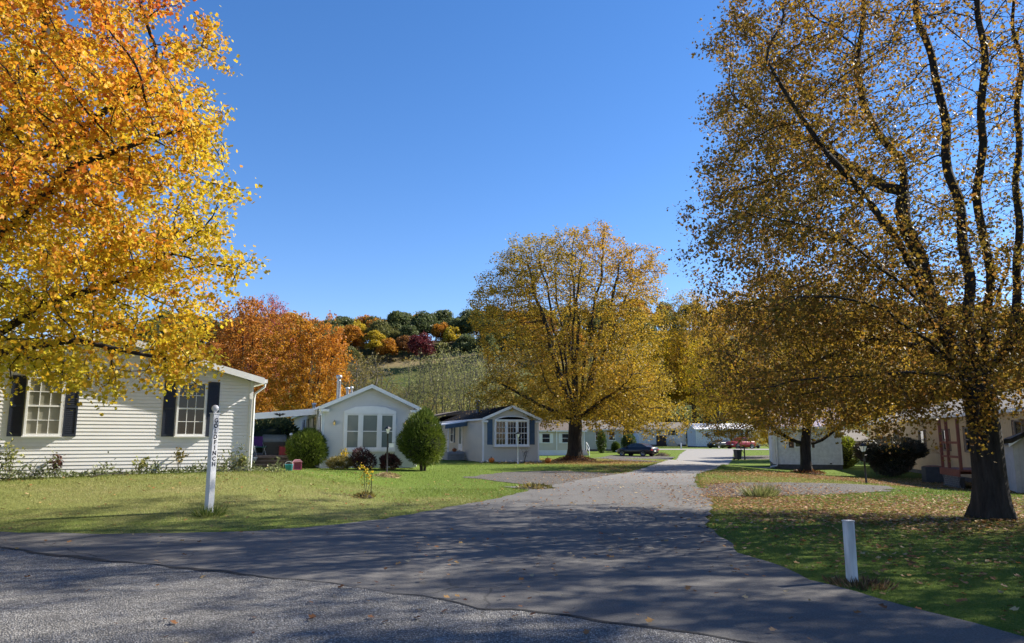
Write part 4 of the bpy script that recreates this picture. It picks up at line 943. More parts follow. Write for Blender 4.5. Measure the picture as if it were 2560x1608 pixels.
# --- middle maple
b4 = ground(1437, 1152)
limbs = limbset(rng, 10, 9, 15.5, 4.6, 3.0, 5)
limbs[0] = [(0, 0, -.3), (0, 0, 1.2), (.1, 0, 2.9)]
env = [((-.2, 0, 10), (6.5, 6.0, 6.0)), ((.3, 0, 5.2), (6.4, 5.4, 2.9)), ((2.4, -2.6, 3.2), (3.6, 2.0, 1.4)), ((3.4, -.6, 3.9), (3.0, 2.8, 1.3)), ((4.8, -.5, 3.0), (2.6, 2.4, 1.4)), ((4.6, -.3, 2.3), (2.2, 2.2, .9)), ((1.9, -2.4, 2.5), (2.0, 1.6, .8)), ((-2.2, -1, 2.9), (1.5, 1.4, .9)), ((-2.4, 0, 13.8), (2.6, 3, 2.4)), ((.9, 0, 14.6), (2.8, 3, 2.5)), ((4.0, 0, 13.0), (2.0, 3, 2.4)), ((-5.0, 0, 10.8), (2, 3, 2.4)), ((-4.5, 0, 4.6), (2.4, 2.4, 1.5))]
thin4 = lambda P: np.clip(.68 + .5 * ((P[:, 0] / 6.4) ** 2 + ((P[:, 2] - 9.5) / 7.2) ** 2), .3, 1)
ms4 = make_tree(55, limbs, env, 4900, .39, 2.6, .55, .42, .013, .05, 40, .36, .125, 'quad', .9, .36, .10, (0, 0, 9), (6.5, 6, 7.5), (.35, .35, .35), (.35, 0, .8), .55, thin=thin4, twig=.6, dens=.28)
tri_count += ms4[-1]
put_tree('maple_tree', 'rounded ochre maple with a short thick trunk beside the beige mobile home', 'tree', b4, 0, ms4, B_dark, L_mid, sc=(1.17, 1.1, 1.05))
g = G(18.2, 11.0); put_tree('maple_tree', 'brown gold maple on the verge beside the crossing road', 'tree', g, R(200), ms4, B_dark, L_big, sc=(.98, .98, .95))
# --- generic mid-distance trees, three built and reused
limbs = limbset(rng, 7, 6, 10.5, 2.6, 2.2, 3)
env = [((0, 0, 7), (4.0, 4.0, 4.6)), ((.5, 0, 4.2), (3.8, 3.8, 1.9)), ((-1.2, .3, 9.6), (2.2, 2.2, 2.0))]
mA = make_tree(61, limbs, env, 1400, .40, 2.2, .56, .24, .014, .05, 34, .36, .165, 'quad', .4, .40, .10, (0, 0, 6.5), (4, 4, 5), (.4, .35, .3), (.4, 0, .8), .7, twig=.5, dens=.3)
limbs = limbset(rng, 8, 8, 14.5, 3.0, 3.0, 2)
env = [((0, 0, 9), (4.4, 4.4, 5.4)), ((1.0, 0, 12.6), (2.4, 2.4, 2.6)), ((-1, 0, 5.5), (3.8, 3.8, 2.2))]
mB = make_tree(62, limbs, env, 1400, .44, 2.4, .62, .26, .014, .05, 24, .36, .165, 'quad', .4, .40, .12, (0, 0, 9), (4.4, 4.4, 6), (.3, .4, .35), None, .7, twig=.6, dens=.25)
limbs = limbset(rng, 7, 4, 8.5, 2.2, 1.0, 2)
env = [((0, 0, 5.4), (2.6, 2.6, 3.4)), ((.4, .2, 7.6), (1.6, 1.6, 1.6))]
mC = make_tree(63, limbs, env, 620, .40, 2.2, .50, .12, .013, .06, 9, .36, .13, 'quad', .3, .45, .2, None, None, (.3, .4, .35), None, .8, twig=.8, dens=.3)
def onpix(u, v, y): b = at(u, v, y); return G(b.x, y)
def tree(u, y, ms, sc, rz, label, lm, bark=B_mid, name='autumn_tree', group=None):
    s = sc if isinstance(sc, tuple) else (sc, sc, sc)
    return put_tree(name, label, 'tree', onpix(u, 1095, y), rz, ms, bark, lm, group, s)
tree(768, 62, mA, (.96, .96, 1.06), .3, 'round orange maple right behind the grey mobile home', L_orange)
tree(600, 66, mA, (1.25, 1.15, 1.22), 2.1, 'rusty brown maple behind the gap between the cream house and the grey home', L_rust)
tree(655, 74, mB, (.72, .72, 1.12), 1.2, 'tall thin red topped tree rising above the rusty maple', L_red)
tree(505, 60, mA, (.8, .8, .82), 4.0, 'rust coloured tree behind the roof edge of the cream house', L_rust)
tree(250, 52, mB, (.9, .9, .58), 3.0, 'pink red tree half hidden behind the cream house roof', L_red)
tree(60, 60, mB, (1.0, 1.0, .62), 5.0, 'second pink red tree far behind the cream house', L_red)
tree(905, 84, mC, (1.7, 1.5, 1.25), .5, 'grey brown thin leaved tree behind the flue pipe of the grey home', L_olive, B_grey)
tree(860, 100, mA, (.95, .95, 1.02), 3.3, 'olive brown tree behind the grey thin leaved tree', L_olive)
tree(960, 88, mC, (1.2, 1.2, .80), 2.5, 'low olive tree above the right roof slope of the grey home', L_olive, B_grey)
for u, y, s, rz, lb in ((1030, 104, (1.1, 1.1, 1.45), .2, 'slender pale yellow tree left of the dark roof, first of its row'), (1068, 112, (1.2, 1.2, 1.5), 5.2, 'slender pale tree between the first of the row and the flue pipe'), (1100, 106, (1.4, 1.3, 1.62), 1.7, 'bushy pale yellow tree rising over the flue of the dark roof'),
                        (1132, 114, (1.3, 1.3, 1.72), 2.6, 'tall pale tree just right of the dark roof flue'), (1160, 102, (1.2, 1.2, 1.50), 3.1, 'pale yellow tree behind the right part of the dark roof'), (1190, 110, (1.4, 1.3, 1.68), .9, 'pale yellow tree touching the left edge of the middle maple crown'), (1225, 104, (1.2, 1.2, 1.6), 4.4, 'pale yellow tree half hidden by the middle maple crown')):
    tree(u, y, mC, s, rz, lb, L_willow, B_grey, 'slender_tree', 'pale slender trees behind the dark roof')
for u, y, s, rz, lb in ((870, 90, (1.5, 1.4, 1.35), 2.0, 'grey brown scrub tree left of the tallest flue pipe'), (935, 94, (1.6, 1.5, 1.22), 3.6, 'grey brown scrub tree over the ridge of the grey home'), (985, 98, (1.2, 1.2, 1.0), 4.6, 'low grey brown scrub tree right of the ridge of the grey home')):
    tree(u, y, mC, s, rz, lb, L_olive, B_grey, 'scrub_tree', 'scrub trees behind the grey home')
tree(1738, 162, mB, (2.1, 1.8, 2.2), .8, 'tall sparse brown tree rising behind the gap between the two far houses', L_mid)
tree(1668, 168, mA, (2.5, 2.0, 1.9), 1.9, 'yellow tree behind the small white far house', L_yellow)
tree(1800, 136, mB, (1.8, 1.6, 1.4), 3.9, 'twin stemmed yellow tree behind the metal roofed house', L_yellow)
tree(1590, 160, mA, (2.0, 1.8, 1.5), 4.1, 'russet tree behind the left end of the small white far house', L_rust)
tree(1860, 160, mA, (2.3, 2.0, 1.5), .7, 'orange tree behind the right half of the bright metal roof', L_orange)
tree(1770, 172, mA, (2.6, 2.2, 1.5), 5.6, 'rust tree seen between the two far houses', L_rust)
tree(1925, 84, mA, (.62, .6, .50), 2.2, 'small drooping yellow tree left of the white house', L_yellow)
tree(1560, 112, mA, (1.6, 1.5, 1.15), 2.9, 'ochre tree far behind the sage house', L_mid)
tree(2080, 75, mA, (1.5, 1.4, 1.25), .9, 'yellow ochre tree behind the white house roof', L_yellow)
tree(2260, 78, mB, (1.3, 1.3, .95), 2.4, 'orange ochre tree behind the far end of the tan house', L_orange)
tree(2420, 70, mA, (1.4, 1.3, .95), 4.9, 'ochre tree behind the tan house roof', L_mid)
tree(1400, 118, mB, (1.5, 1.4, 1.0), 5.3, 'dull ochre tree behind the beige house', L_mid)
# --- hillside woods
def hill_proto(seed, h, r, nl, per, leafs, sp=.55):
    g = np.random.default_rng(seed); P = []; Nn = []
    for k in range(nl):
        d = g.normal(size=3); d /= np.linalg.norm(d); d[2] = abs(d[2]) * 1.0 - .35
        c = np.array((d[0] * r * .62, d[1] * r * .62, h * .53 + d[2] * h * .46)); rr = r * g.uniform(.22, .50)
        q = g.normal(size=(per, 3)); q /= np.linalg.norm(q, axis=1)[:, None]; q[:, 2] = np.where(q[:, 2] < -.3, -q[:, 2], q[:, 2])
        P.append(c + q * rr * g.uniform(.70, 1.08, (per, 1)) + g.normal(size=(per, 3)) * .22); Nn.append(q)
    P = np.concatenate(P); Nn = np.concatenate(Nn)
    rnd = np.clip(.5 * g.uniform(0, 1, len(P)) + .5 * lowfreq(P, seed, .5), 0, 1)
    crown = leaves('crown', P, leafs, g, rnd, 'quad', nrm=Nn, flat=.35, asp=.95)
    mb = MB(); mb.tube([(0, 0, -1.5), (.1, 0, h * .25), (0, .1, h * .6)], [.32, .26, .10], 7)
    for k in range(4): a = k * 1.6 + seed; mb.tube([(0, 0, h * .25 + k * .4), (r * .4 * math.cos(a), r * .4 * math.sin(a), h * .5 + k * .3)], [.14, .05], 5)
    o = mb.build('trunk', None); me = o.data; bpy.data.objects.remove(o)
    return me, crown
HP = [hill_proto(71, 14, 6.0, 34, 130, .66), hill_proto(72, 15.5, 5.4, 36, 120, .62), hill_proto(73, 13, 6.6, 34, 140, .64), hill_proto(74, 16, 5.8, 38, 120, .66)]
HM = {'dark green': L_darkgreen, 'olive green': leafmat('hill_olive', [(0, (.09, .10, .03)), (1, (.20, .19, .06))], .5), 'yellow': leafmat('hill_yellow', [(0, (.26, .22, .02)), (.6, (.48, .34, .03)), (1, (.52, .40, .03))], .55),
      'orange': leafmat('hill_orange', [(0, (.26, .13, .015)), (.6, (.42, .17, .02)), (1, (.45, .26, .03))], .55), 'dark red': leafmat('hill_red', [(0, (.055, .010, .014)), (.6, (.12, .022, .028)), (1, (.17, .04, .035))], .35),
      'russet': leafmat('hill_russet', [(0, (.14, .065, .02)), (.6, (.25, .11, .03)), (1, (.32, .17, .04))], .4)}
g = np.random.default_rng(5); hill = []
named = [(1048, 222, 'dark red', 1, .98), (880, 240, 'yellow', 1, 1.0), (930, 232, 'yellow', 3, .80), (962, 228, 'orange', 0, .74), (872, 232, 'orange', 3, .95), (1105, 226, 'olive green', 1, .62), (868, 222, 'olive green', 0, .66), (1005, 232, 'russet', 2, .72), (1160, 226, 'dark green', 0, .85), (1215, 224, 'dark green', 3, .8), (830, 224, 'orange', 2, .7), (985, 246, 'dark green', 3, 1.1), (1130, 240, 'yellow', 0, .8), (1100, 244, 'orange', 1, .85), (1190, 246, 'dark green', 3, 1.05), (1060, 250, 'dark green', 2, 1.15), (930, 252, 'orange', 2, .95)]
for u, y, c, k, s in named: hill.append((at(u, 1095, y).x, y, c, k, s))
cols = ['dark green'] * 7 + ['olive green'] * 6 + ['yellow'] * 3 + ['orange'] * 3 + ['russet'] * 3
for row, (y0, st) in enumerate(((233, 7.0), (242, 6.4), (251, 6.4), (260, 6.4), (270, 6.4), (281, 6.6))):
    x = -128.0
    while x < 205:
        y = y0 + g.uniform(-5, 5); xx = x + g.uniform(-2.5, 2.5); u = CX + F * xx / y
        x += st * (1.0 if u < 1260 else 1.7)
        if any(abs(xx - h_[0]) < 3.6 and abs(y - h_[1]) < 5 for h_ in hill): continue
        if row == 0 and 880 < u < 1230: continue
        hill.append((xx, y, cols[int(g.integers(len(cols)))], int(g.integers(4)), g.uniform(.78, 1.1)))
ORD = 'first second third fourth fifth sixth seventh eighth ninth tenth eleventh twelfth thirteenth fourteenth fifteenth sixteenth seventeenth eighteenth nineteenth twentieth twenty-first twenty-second twenty-third twenty-fourth twenty-fifth twenty-sixth twenty-seventh twenty-eighth twenty-ninth thirtieth'.split()
byc = {}
for h_ in hill: byc.setdefault((h_[2], 'upper edge' if h_[1] > 258 else ('middle' if h_[1] > 237 else 'lower edge')), []).append(h_)
for (c, zone), L_ in byc.items():
    L_.sort(key=lambda h_: h_[0] / h_[1])
    for i, (x, y, _, k, s) in enumerate(L_):
        lab = (f'{ORD[i]} {c} tree from the left' if i < len(L_) / 2 else f'{ORD[len(L_) - 1 - i]} {c} tree from the right') + f' along the {zone} of the hillside wood' if len(L_) > 1 else f'only {c} tree on the {zone} of the hillside wood'
        t = put_tree('hillside_tree', lab, 'tree', G(x, y), g.uniform(0, 6.28), HP[k], B_mid, HM[c], 'trees on the far wooded hillside', (s * .84, s * .84, s * .80))
BP = []; BN = 0
while BN < 230:
    y = g.uniform(150, 226); u = g.uniform(760, 1290) if BN % 3 else g.uniform(650, 2450)
    if 935 < u < 1035 and y > 165: continue
    if y > 205 and 1035 < u < 1200 and g.uniform() < .6: continue
    x = at(u, 1095, y).x; r = g.uniform(2.2, 4.6); h_ = g.uniform(2.2, 6.5); k = 190; d_ = g.normal(size=(k, 3)); d_ /= np.linalg.norm(d_, axis=1)[:, None]
    d_[:, 2] = np.abs(d_[:, 2]); q = g.uniform(.5, 1.1, (k, 1)); BP.append(np.array((x, y, Tz(x, y))) + d_ * q * np.array((r, r, h_))); BN += 1
BP = np.concatenate(BP)
tag(link('brush', leaves('brush', BP, .62, g, np.clip(.75 * lowfreq(BP, 12, .25) + .35 * g.uniform(0, 1, len(BP)), 0, 1), 'quad'), leafmat('brush_leaves', [(0, (.085, .07, .045)), (.35, (.13, .11, .055)), (.6, (.21, .20, .065)), (.85, (.30, .25, .06)), (1, (.30, .16, .05))], .45)), 'mixed olive and straw coloured brush growing over the meadow slope', 'brush', kind='stuff')
# shrubby edge under the hillside wood
n = 5000; xs = g.uniform(-130, 205, n); ys = g.normal(229, 2.0, n) ; hs = np.abs(g.normal(0, 1.0, n))
P = np.stack([xs, ys, T(xs, ys) + hs], 1); P = P[(P[:, 0] / P[:, 1] < -.225) | (P[:, 0] / P[:, 1] > -.03) | (ys > 230)]
tag(link('undergrowth', leaves('undergrowth', P, .9, g, g.uniform(0, 1, len(P)), 'quad'), L_olive), 'low tangled brush along the foot of the hillside wood', 'undergrowth', kind='stuff')
print('LEAVES', tri_count, 'HILL', len(hill))
# ================================================================== small objects
def sprays(name, P, D, ln, w, rng, rnd):
    n = len(P); D = D / (np.linalg.norm(D, axis=1)[:, None] + 1e-9); s = np.cross(D, rng.normal(size=(n, 3))); s /= np.linalg.norm(s, axis=1)[:, None] + 1e-9
    L = (ln * rng.uniform(.5, 1.2, n))[:, None]; W = (w * rng.uniform(.6, 1.2, n))[:, None]
    V = np.stack([P - s * W * .4, P + D * L * .45 - s * W * .5, P + D * L, P + D * L * .45 + s * W * .5], 1)
    return npmesh(name, V, 4, rnd=rnd)
def bush(name, label, loc, env, n, ln, w, m, seed, up=.5, core=.72, stems=0, cat='bush', group=None, corem=None, lumps=0.0, parts=True):
    g = np.random.default_rng(seed); t = thing(name, label, cat, loc, 0.0, group)
    P = env_points(g, env, n, .16); c = np.mean([e[0] for e in env], axis=0); D = P - c
    k = 1 + lumps * (lowfreq(D / (np.linalg.norm(D, axis=1)[:, None] + 1e-9), seed, 4.0) - .5); P = c + D * k[:, None]
    P = P[P[:, 2] > .03]; D = P - c; D /= np.linalg.norm(D, axis=1)[:, None] + 1e-9
    D = D + np.array((0, 0, up)) + g.normal(size=D.shape) * .35
    rnd = np.clip(.55 * lowfreq(P, seed + 1, 3.0) + .45 * g.uniform(0, 1, len(P)), 0, 1)
    ln = ln * np.where(g.uniform(0, 1, len(P)) < .05, 1.6, 1.0)
    link('foliage', sprays('foliage', P, D, ln, w, g, rnd), m, t)
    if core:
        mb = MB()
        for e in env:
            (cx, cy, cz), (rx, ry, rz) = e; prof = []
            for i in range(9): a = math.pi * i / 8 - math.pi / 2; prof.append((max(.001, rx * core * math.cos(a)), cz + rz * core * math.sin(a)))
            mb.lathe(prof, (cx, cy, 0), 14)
        mb.build('inner_shade_core', corem or mat('dark_shade_core', (.012, .018, .006), 1, .4, 9), t)  # added solid core, near black for the shaded inside, stops see-through
    for k in range(stems):
        mb = MB(); a = k * 2.1; mb.tube([(.10 * math.cos(a), .10 * math.sin(a), -.1), (.14 * math.cos(a), .14 * math.sin(a), .7)], .07, 7); mb.build('stem', B_mid, t)
    return t
b = ground(776, 1170)
bush('yew_bush', 'rounded clipped yew bush at the left corner of the grey mobile home', (b.x, b.y - .6, b.z), [((0, 0, .95), (.92, .92, .93)), ((.1, 0, 1.15), (.7, .7, .75))], 14000, .20, .035, L_ever, 3, .6, .84, lumps=.32)
b = ground(1056, 1177)
bush('yew_bush', 'egg shaped clipped yew with bare stems, between the grey home and the dark roof', b, [((0, 0, 1.25), (1.18, 1.1, .95)), ((0, 0, 1.7), (.88, .85, 1.05)), ((.05, 0, 2.3), (.4, .4, .62))], 17000, .22, .035, L_ever, 4, .8, .84, 3, lumps=.30)
b = ground(2228, 1192)
bush('juniper_bush', 'wide dark juniper with flat reddish tipped layers against the tan house wall', b, [((0, 0, 1.5), (1.75, 1.3, .55)), ((.1, 0, .9), (1.15, 1.0, .85)), ((-.9, 0, 1.15), (.9, .9, .4)), ((1.0, 0, 1.3), (1.0, .9, .35))], 15000, .19, .05, leafmat('juniper_needles', [(0, (.024, .032, .022)), (.6, (.065, .062, .042)), (1, (.18, .09, .065))], .15), 6, .15, .8, lumps=.3)
b = ground(2112, 1171)
bush('forsythia_bush', 'loose yellow green shrub beside the right end of the white house', b, [((0, 0, 1.0), (.95, .9, 1.0)), ((.2, 0, 1.7), (.6, .6, .5))], 3200, .16, .09, leafmat('lime_leaves', [(0, (.07, .10, .012)), (.6, (.20, .22, .02)), (1, (.34, .32, .03))], .5), 7, .3, .6, 3, lumps=.3)
for u, v, r, h, lb in ((1504, 1133, .55, 1.35, 'tall narrow dark shrub against the sage house wall'), (1540, 1131, .48, .62, 'low round dark shrub by the lamp post at the sage house'), (1572, 1129, .95, 1.15, 'broad dark shrub behind the bonnet of the black saloon car'), (1735, 1115, 2.1, 1.6, 'huge round dark hedge bush beside the small white far house')):
    b = ground(u, v); k = 1.0 if h > .7 else 1
    bush('round_shrub', lb, b, [((0, 0, h), (r, r, h))] , 2200, .22, .07, L_ever if h != 1.6 else L_darkgreen, int(u), .2, .88, lumps=.15)
b = ground(1810, 1117); bush('round_shrub', 'low dark shrub behind the nose of the black coupe', (b.x - 1.2, b.y + 1.5, b.z), [((0, 0, .75), (1.2, .8, .75))], 1400, .22, .07, L_ever, 9, .2, .88)
bx_, by_, bz_ = h2w(-W2/2 - 2.6, 10.6)
bush('privet_hedge', 'dark hedge behind the porch deck of the grey home', (bx_, by_, Tz(bx_, by_)), [((-1.6, 0, 1.1), (1.7, 1.0, 1.5)), ((.6, .3, 1.2), (1.9, 1.0, 1.6))], 9000, .22, .11, L_darkgreen, 15, .3, .7, lumps=.2, cat='hedge')
# ---- sign post
def square_post(name, label, cat, loc, w, h, rz, m, cap='ball'):
    t = thing(name, label, cat, loc, rz); mb = MB(); a = w / 2
    mb.box((-a, -a, -.3), (a, a, h)); mb.build('post_shaft', m, t, .006)
    return t
M_post = mat('painted_post', (.60, .61, .63), .55, .18, 7, stretch=(1, 1, .3))
g0 = ground(522, 1281); ws = .135
hs_ = at(533, 1035, g0.y).z - g0.z
t = square_post('street_name_post', 'white square post with a ball top and GOLDFINCH in vertical black letters', 'street sign', g0, ws, hs_, R(54), M_post)
mb = MB(); a = ws/2; mb.box((-a - .012, -a - .012, hs_ + .001), (a + .012, a + .012, hs_ + .022)); mb.lathe([(.0, .022), (.03, .022), (.028, .04), (.045, .052), (.068, .085), (.075, .115), (.068, .145), (.045, .175), (.0, .19)], (0, 0, hs_), 18); mb.build('ball_cap', M_post, t)
zt_ = hs_ - .085; M_ink = mat('letter_ink', (.012, .010, .016), .5, .1, 20)
hL = .092; pitch = (at(545, 1040, g0.y).z - at(533, 1152, g0.y).z) / 8.25
for i, chh in enumerate('GOLDFINCH'):
    cu = bpy.data.curves.new('letter', 'FONT'); cu.body = chh; cu.size = .122; cu.align_x = 'CENTER'; cu.extrude = .0012; cu.offset = .0035
    ob = bpy.data.objects.new('letter', cu); COL.objects.link(ob); dg = bpy.context.evaluated_depsgraph_get()
    me = bpy.data.meshes.new_from_object(ob.evaluated_get(dg)); bpy.data.objects.remove(ob)
    o = link('letter', me, M_ink, t); o.location = (.0, -ws/2 - .0025, zt_ - hL - i * pitch); o.rotation_euler = (R(90), 0, 0); o.scale = (.95, 1, 1)
# ---- short post, right
g0 = ground(2131, 1457); hs_ = at(2112, 1302, g0.y).z - g0.z
M_old = mat('worn_white_paint', (.64, .63, .60), .7, .38, 9, stretch=(1, 1, .2), bmp=.2)
t = square_post('bollard_post', 'short worn white square bollard post on the right verge', 'bollard', g0, .094, hs_ - .012, R(18), M_old)
mb = MB(); mb.box((-.051, -.051, hs_ - .011), (.051, .051, hs_ + .006)); mb.build('post_cap', M_old, t, .004)
g0 = ground(1703, 1122.5); t = square_post('bollard_post', 'tiny distant white bollard post at the far end of the street', 'bollard', g0, .16, .85, R(10), M_dirtywhite); 
mb = MB(); mb.box((-.09, -.09, .851), (.09, .09, .88)); mb.build('post_cap', M_dirtywhite, t)
# ---- lamp posts
def lamp(loc, h, label, pm, rz=0, sign=False):
    t = thing('lamp_post', label, 'lamp post', loc, rz, 'yard lamp posts')
    mb = MB(); mb.lathe([(.05, -.1), (.05, .05), (.036, .08), (.034, h * .55), (.04, h * .56), (.04, h * .58), (.032, h * .6), (.030, h - .30), (.05, h - .29), (.05, h - .27)], n=12); mb.build('post_shaft', pm, t)
    mb = MB()
    r0, r1 = .05, .095
    mb.add([(sx_ * r0, sy * r0, h - .265) for sx_, sy in ((-1, -1), (1, -1), (1, 1), (-1, 1))] + [(sx_ * r1, sy * r1, h - .07) for sx_, sy in ((-1, -1), (1, -1), (1, 1), (-1, 1))], [(0, 3, 2, 1), (4, 5, 6, 7), (0, 1, 5, 4), (1, 2, 6, 5), (2, 3, 7, 6), (3, 0, 4, 7)])
    mb.build('lamp_glass', mat('frosted_glass', (.80, .80, .78), .25, .08, 10), t)
    mb = MB(); mb.lathe([(.155, h - .068), (.15, h - .05), (.07, h + .02), (.02, h + .04), (.012, h + .075), (0, h + .08)], n=4, smooth=False)
    for sx_, sy in ((-1, -1), (1, -1), (1, 1), (-1, 1)): mb.tube([(sx_ * .053, sy * .053, h - .268), (sx_ * .099, sy * .099, h - .066)], .007, 4)
    mb.build('lantern_cap', M_black, t)
    if sign:
        mb = MB(); mb.tube([(.03, 0, h * .66), (.30, 0, h * .66)], .008, 5); mb.build('sign_bracket', M_black, t)
        mb = MB(); mb.box((.06, -.008, h * .66 - .2), (.28, .008, h * .66 - .02)); mb.build('sign_plate', M_white, t)
    else:
        mb = MB(); mb.tube([(-.12, 0, h * .72), (.16, 0, h * .72)], .010, 5); mb.build('ladder_rest', pm, t)
    return t
lamp(ground(967, 1183), 2.0, 'black lamp post with a small white plate in front of the grey mobile home', M_black, .2, True)
lamp(ground(1295, 1160), 1.92, 'silver lamp post in front of the bay window of the beige home', mat('silver_paint', (.55, .56, .58), .35, .1, 6, metal=.4), .3)
g0 = ground(2166, 1209); lamp(g0, at(2163, 1111, g0.y).z - g0.z, 'slightly leaning black lamp post in the leaf litter before the juniper', M_black, .5).rotation_euler = (0, R(-2), .5)
lamp(ground(1535, 1131), 2.0, 'thin green lamp post beside the black saloon car', mat('green_paint', (.10, .16, .14), .4, .1, 6), .3)
# ---- pumpkins
M_pump = mat('pumpkin_skin', (.52, .14, .015), .5, .2, 5); M_stalk = mat('pumpkin_stalk', (.14, .11, .05), .8, .2, 9)
def pumpkin(loc, r, label, m=M_pump):
    t = thing('pumpkin', label, 'pumpkin', loc, r * 20, 'pumpkins by the beige home'); V = []; Fq = []; n, k = 30, 11
    for i in range(k + 1):
        a = math.pi * i / k
        for j in range(n):
            b_ = 2 * math.pi * j / n; q = r * (math.sin(a) ** .8) * (1 + .07 * abs(math.cos(5 * b_)) - .05); V.append((q * math.cos(b_), q * math.sin(b_), r * .82 - r * .82 * math.cos(a) - .10 * r * math.exp(-((a - math.pi) / .35) ** 2)))
    for i in range(k):
        for j in range(n): Fq.append((i*n+j, i*n+(j+1) % n, (i+1)*n+(j+1) % n, (i+1)*n+j))
    mb = MB(); mb.add(V, Fq, True); mb.build('shell', m, t)
    mb = MB(); mb.tube([(0, 0, r * 1.5), (.02, 0, r * 1.75), (.06, .01, r * 1.95)], [r * .16, r * .10, r * .12], 6); mb.build('stalk', M_stalk, t)
g0 = ground(1229, 1157); pumpkin(g0, .20, 'orange pumpkin on the ground below the left blue shutter')
g0 = ground(1370, 1158); pumpkin(g0, .21, 'orange pumpkin on the leaves between the beige home and the maple trunk')
pumpkin(h3w(-W3/2 - .75, 4.5, .62), .17, 'dark orange pumpkin on the blue grey porch of the beige home', mat('dull_pumpkin', (.28, .08, .015), .5, .2, 5))
for dx in (-.28, .33): pumpkin(h3w(-W3/2 - .75 + dx, 4.4, .62), .09, 'small white pumpkin beside the dark orange one on the porch', mat('white_pumpkin', (.62, .56, .44), .5, .1, 5))
g0 = ground(1282, 1155)
rs = np.random.default_rng(8)
for i in range(14):
    u = 1205 + i * 11.2 + rs.uniform(-4, 4); g0 = ground(u, 1156.5 + rs.uniform(-.8, 1.2)); t = thing('edging_stone', 'pale edging stone in the row along the front of the beige home', 'stone', g0, rs.uniform(0, 3), 'edging stones along the beige home')
    r = rs.uniform(.08, .16); mb = MB(); V = []
    prof = [(r * math.sin(math.pi * k / 6) * rs.uniform(.85, 1.1) + .001, r * .45 - r * .55 * math.cos(math.pi * k / 6)) for k in range(7)]; mb.lathe(prof, n=9); mb.build('rock', mat('pale_rock', (.34, .32, .30), .9, .25, 9, bmp=.4), t)
# ---- toys and odds by the grey home
g0 = ground(722, 1177); t = thing('plastic_bucket', 'turquoise plastic bucket on the grass by the porch steps', 'bucket', g0)
t.scale = (.62, .62, .75)
mb = MB(); mb.lathe([(0, 0), (.17, 0), (.21, .26), (.225, .27), (.20, .27), (.16, .03), (0, .03)], n=16); mb.build('bucket_body', mat('turquoise_plastic', (.03, .22, .28), .4, .1, 5), t)
mb = MB(); mb.tube([(.21 * math.cos(a), -.02, .27 + .12 * math.sin(a)) for a in [math.pi * k / 10 for k in range(11)]], .008, 5); mb.build('handle', M_white, t)
g0 = ground(743, 1175); t = thing('toy_playhouse', 'pink toy house box standing beside the turquoise bucket', 'toy', g0, .35); t.scale = (.72, .72, .85)
M_pink = mat('pink_plastic', (.45, .09, .17), .4, .1, 5)
mb = MB(); mb.box((-.19, -.15, 0), (.19, .15, .04)); mb.box((-.19, -.15, .04), (-.15, .15, .30)); mb.box((.15, -.15, .04), (.19, .15, .30)); mb.box((-.15, .11, .04), (.15, .15, .30)); mb.build('toy_frame', M_pink, t)
mb = MB(); mb.prism([(-.23, .305), (-.12, .40), (.12, .40), (.23, .305)], -.18, .18); mb.build('roof', mat('rose_plastic', (.70, .30, .36), .4, .1, 5), t)
# ---- saplings and garden plants
def stalks(name, label, loc, n, h, spread, leafm, seed, nl=60, ls=.08, bark=None, cat='plant', r=.008, group=None):
    g = np.random.default_rng(seed); t = thing(name, label, cat, loc, 0, group); mb = MB(); P = []
    for k in range(n):
        a = g.uniform(0, 6.28); e = Vector((spread * math.cos(a) * g.uniform(.3, 1), spread * math.sin(a) * g.uniform(.3, 1), h * g.uniform(.65, 1.0))); m_ = e * .5 + Vector((g.normal() * .05, g.normal() * .05, .05))
        mb.tube([(0, 0, -.05), tuple(m_), tuple(e)], [r, r * .8, r * .4], 5)
        for q in range(3):
            s = Vector((0, 0, 0)).lerp(e, g.uniform(.35, .9)); f = s + Vector((g.normal() * .16, g.normal() * .16, g.uniform(.08, .25))) * (h / 1.2); mb.tube([tuple(s), tuple(f)], [r * .5, r * .25], 4); P += [np.array(s.lerp(f, w)) for w in g.uniform(.3, 1.1, nl // (4 * n) + 1)]
        P += [np.array(m_.lerp(e, w)) for w in g.uniform(0, 1, nl // (3 * n) + 1)]
    mb.build('stem', bark or B_mid, t)
    if nl:
        P = np.array(P) + g.normal(size=(len(P), 3)) * .04
        link('foliage', leaves('foliage', P, ls, g, g.uniform(0, 1, len(P)), 'quad'), leafm, t)
    return t
L_pale = leafmat('faded_leaves', [(0, (.10, .13, .03)), (.5, (.24, .26, .07)), (1, (.38, .34, .12))], .4)
L_purple = leafmat('purple_leaves', [(0, (.03, .012, .014)), (.6, (.09, .03, .03)), (1, (.16, .10, .04))], .3)
b = ground(914, 1243); stalks('sapling', 'thin leafy sapling on a bare mound in the middle of the left lawn', b, 4, 1.0, .14, L_yellow, 2, 50, .07, B_dark, 'sapling')
b = ground(918, 1242); t = thing('stake', 'thin dark stake beside the sapling', 'stake', (b.x + .09, b.y, b.z)); mb = MB(); mb.tube([(0, 0, -.1), (.03, 0, .95)], [.014, .009], 6); mb.build('rod', B_dark, t)
b = ground(912, 1245)
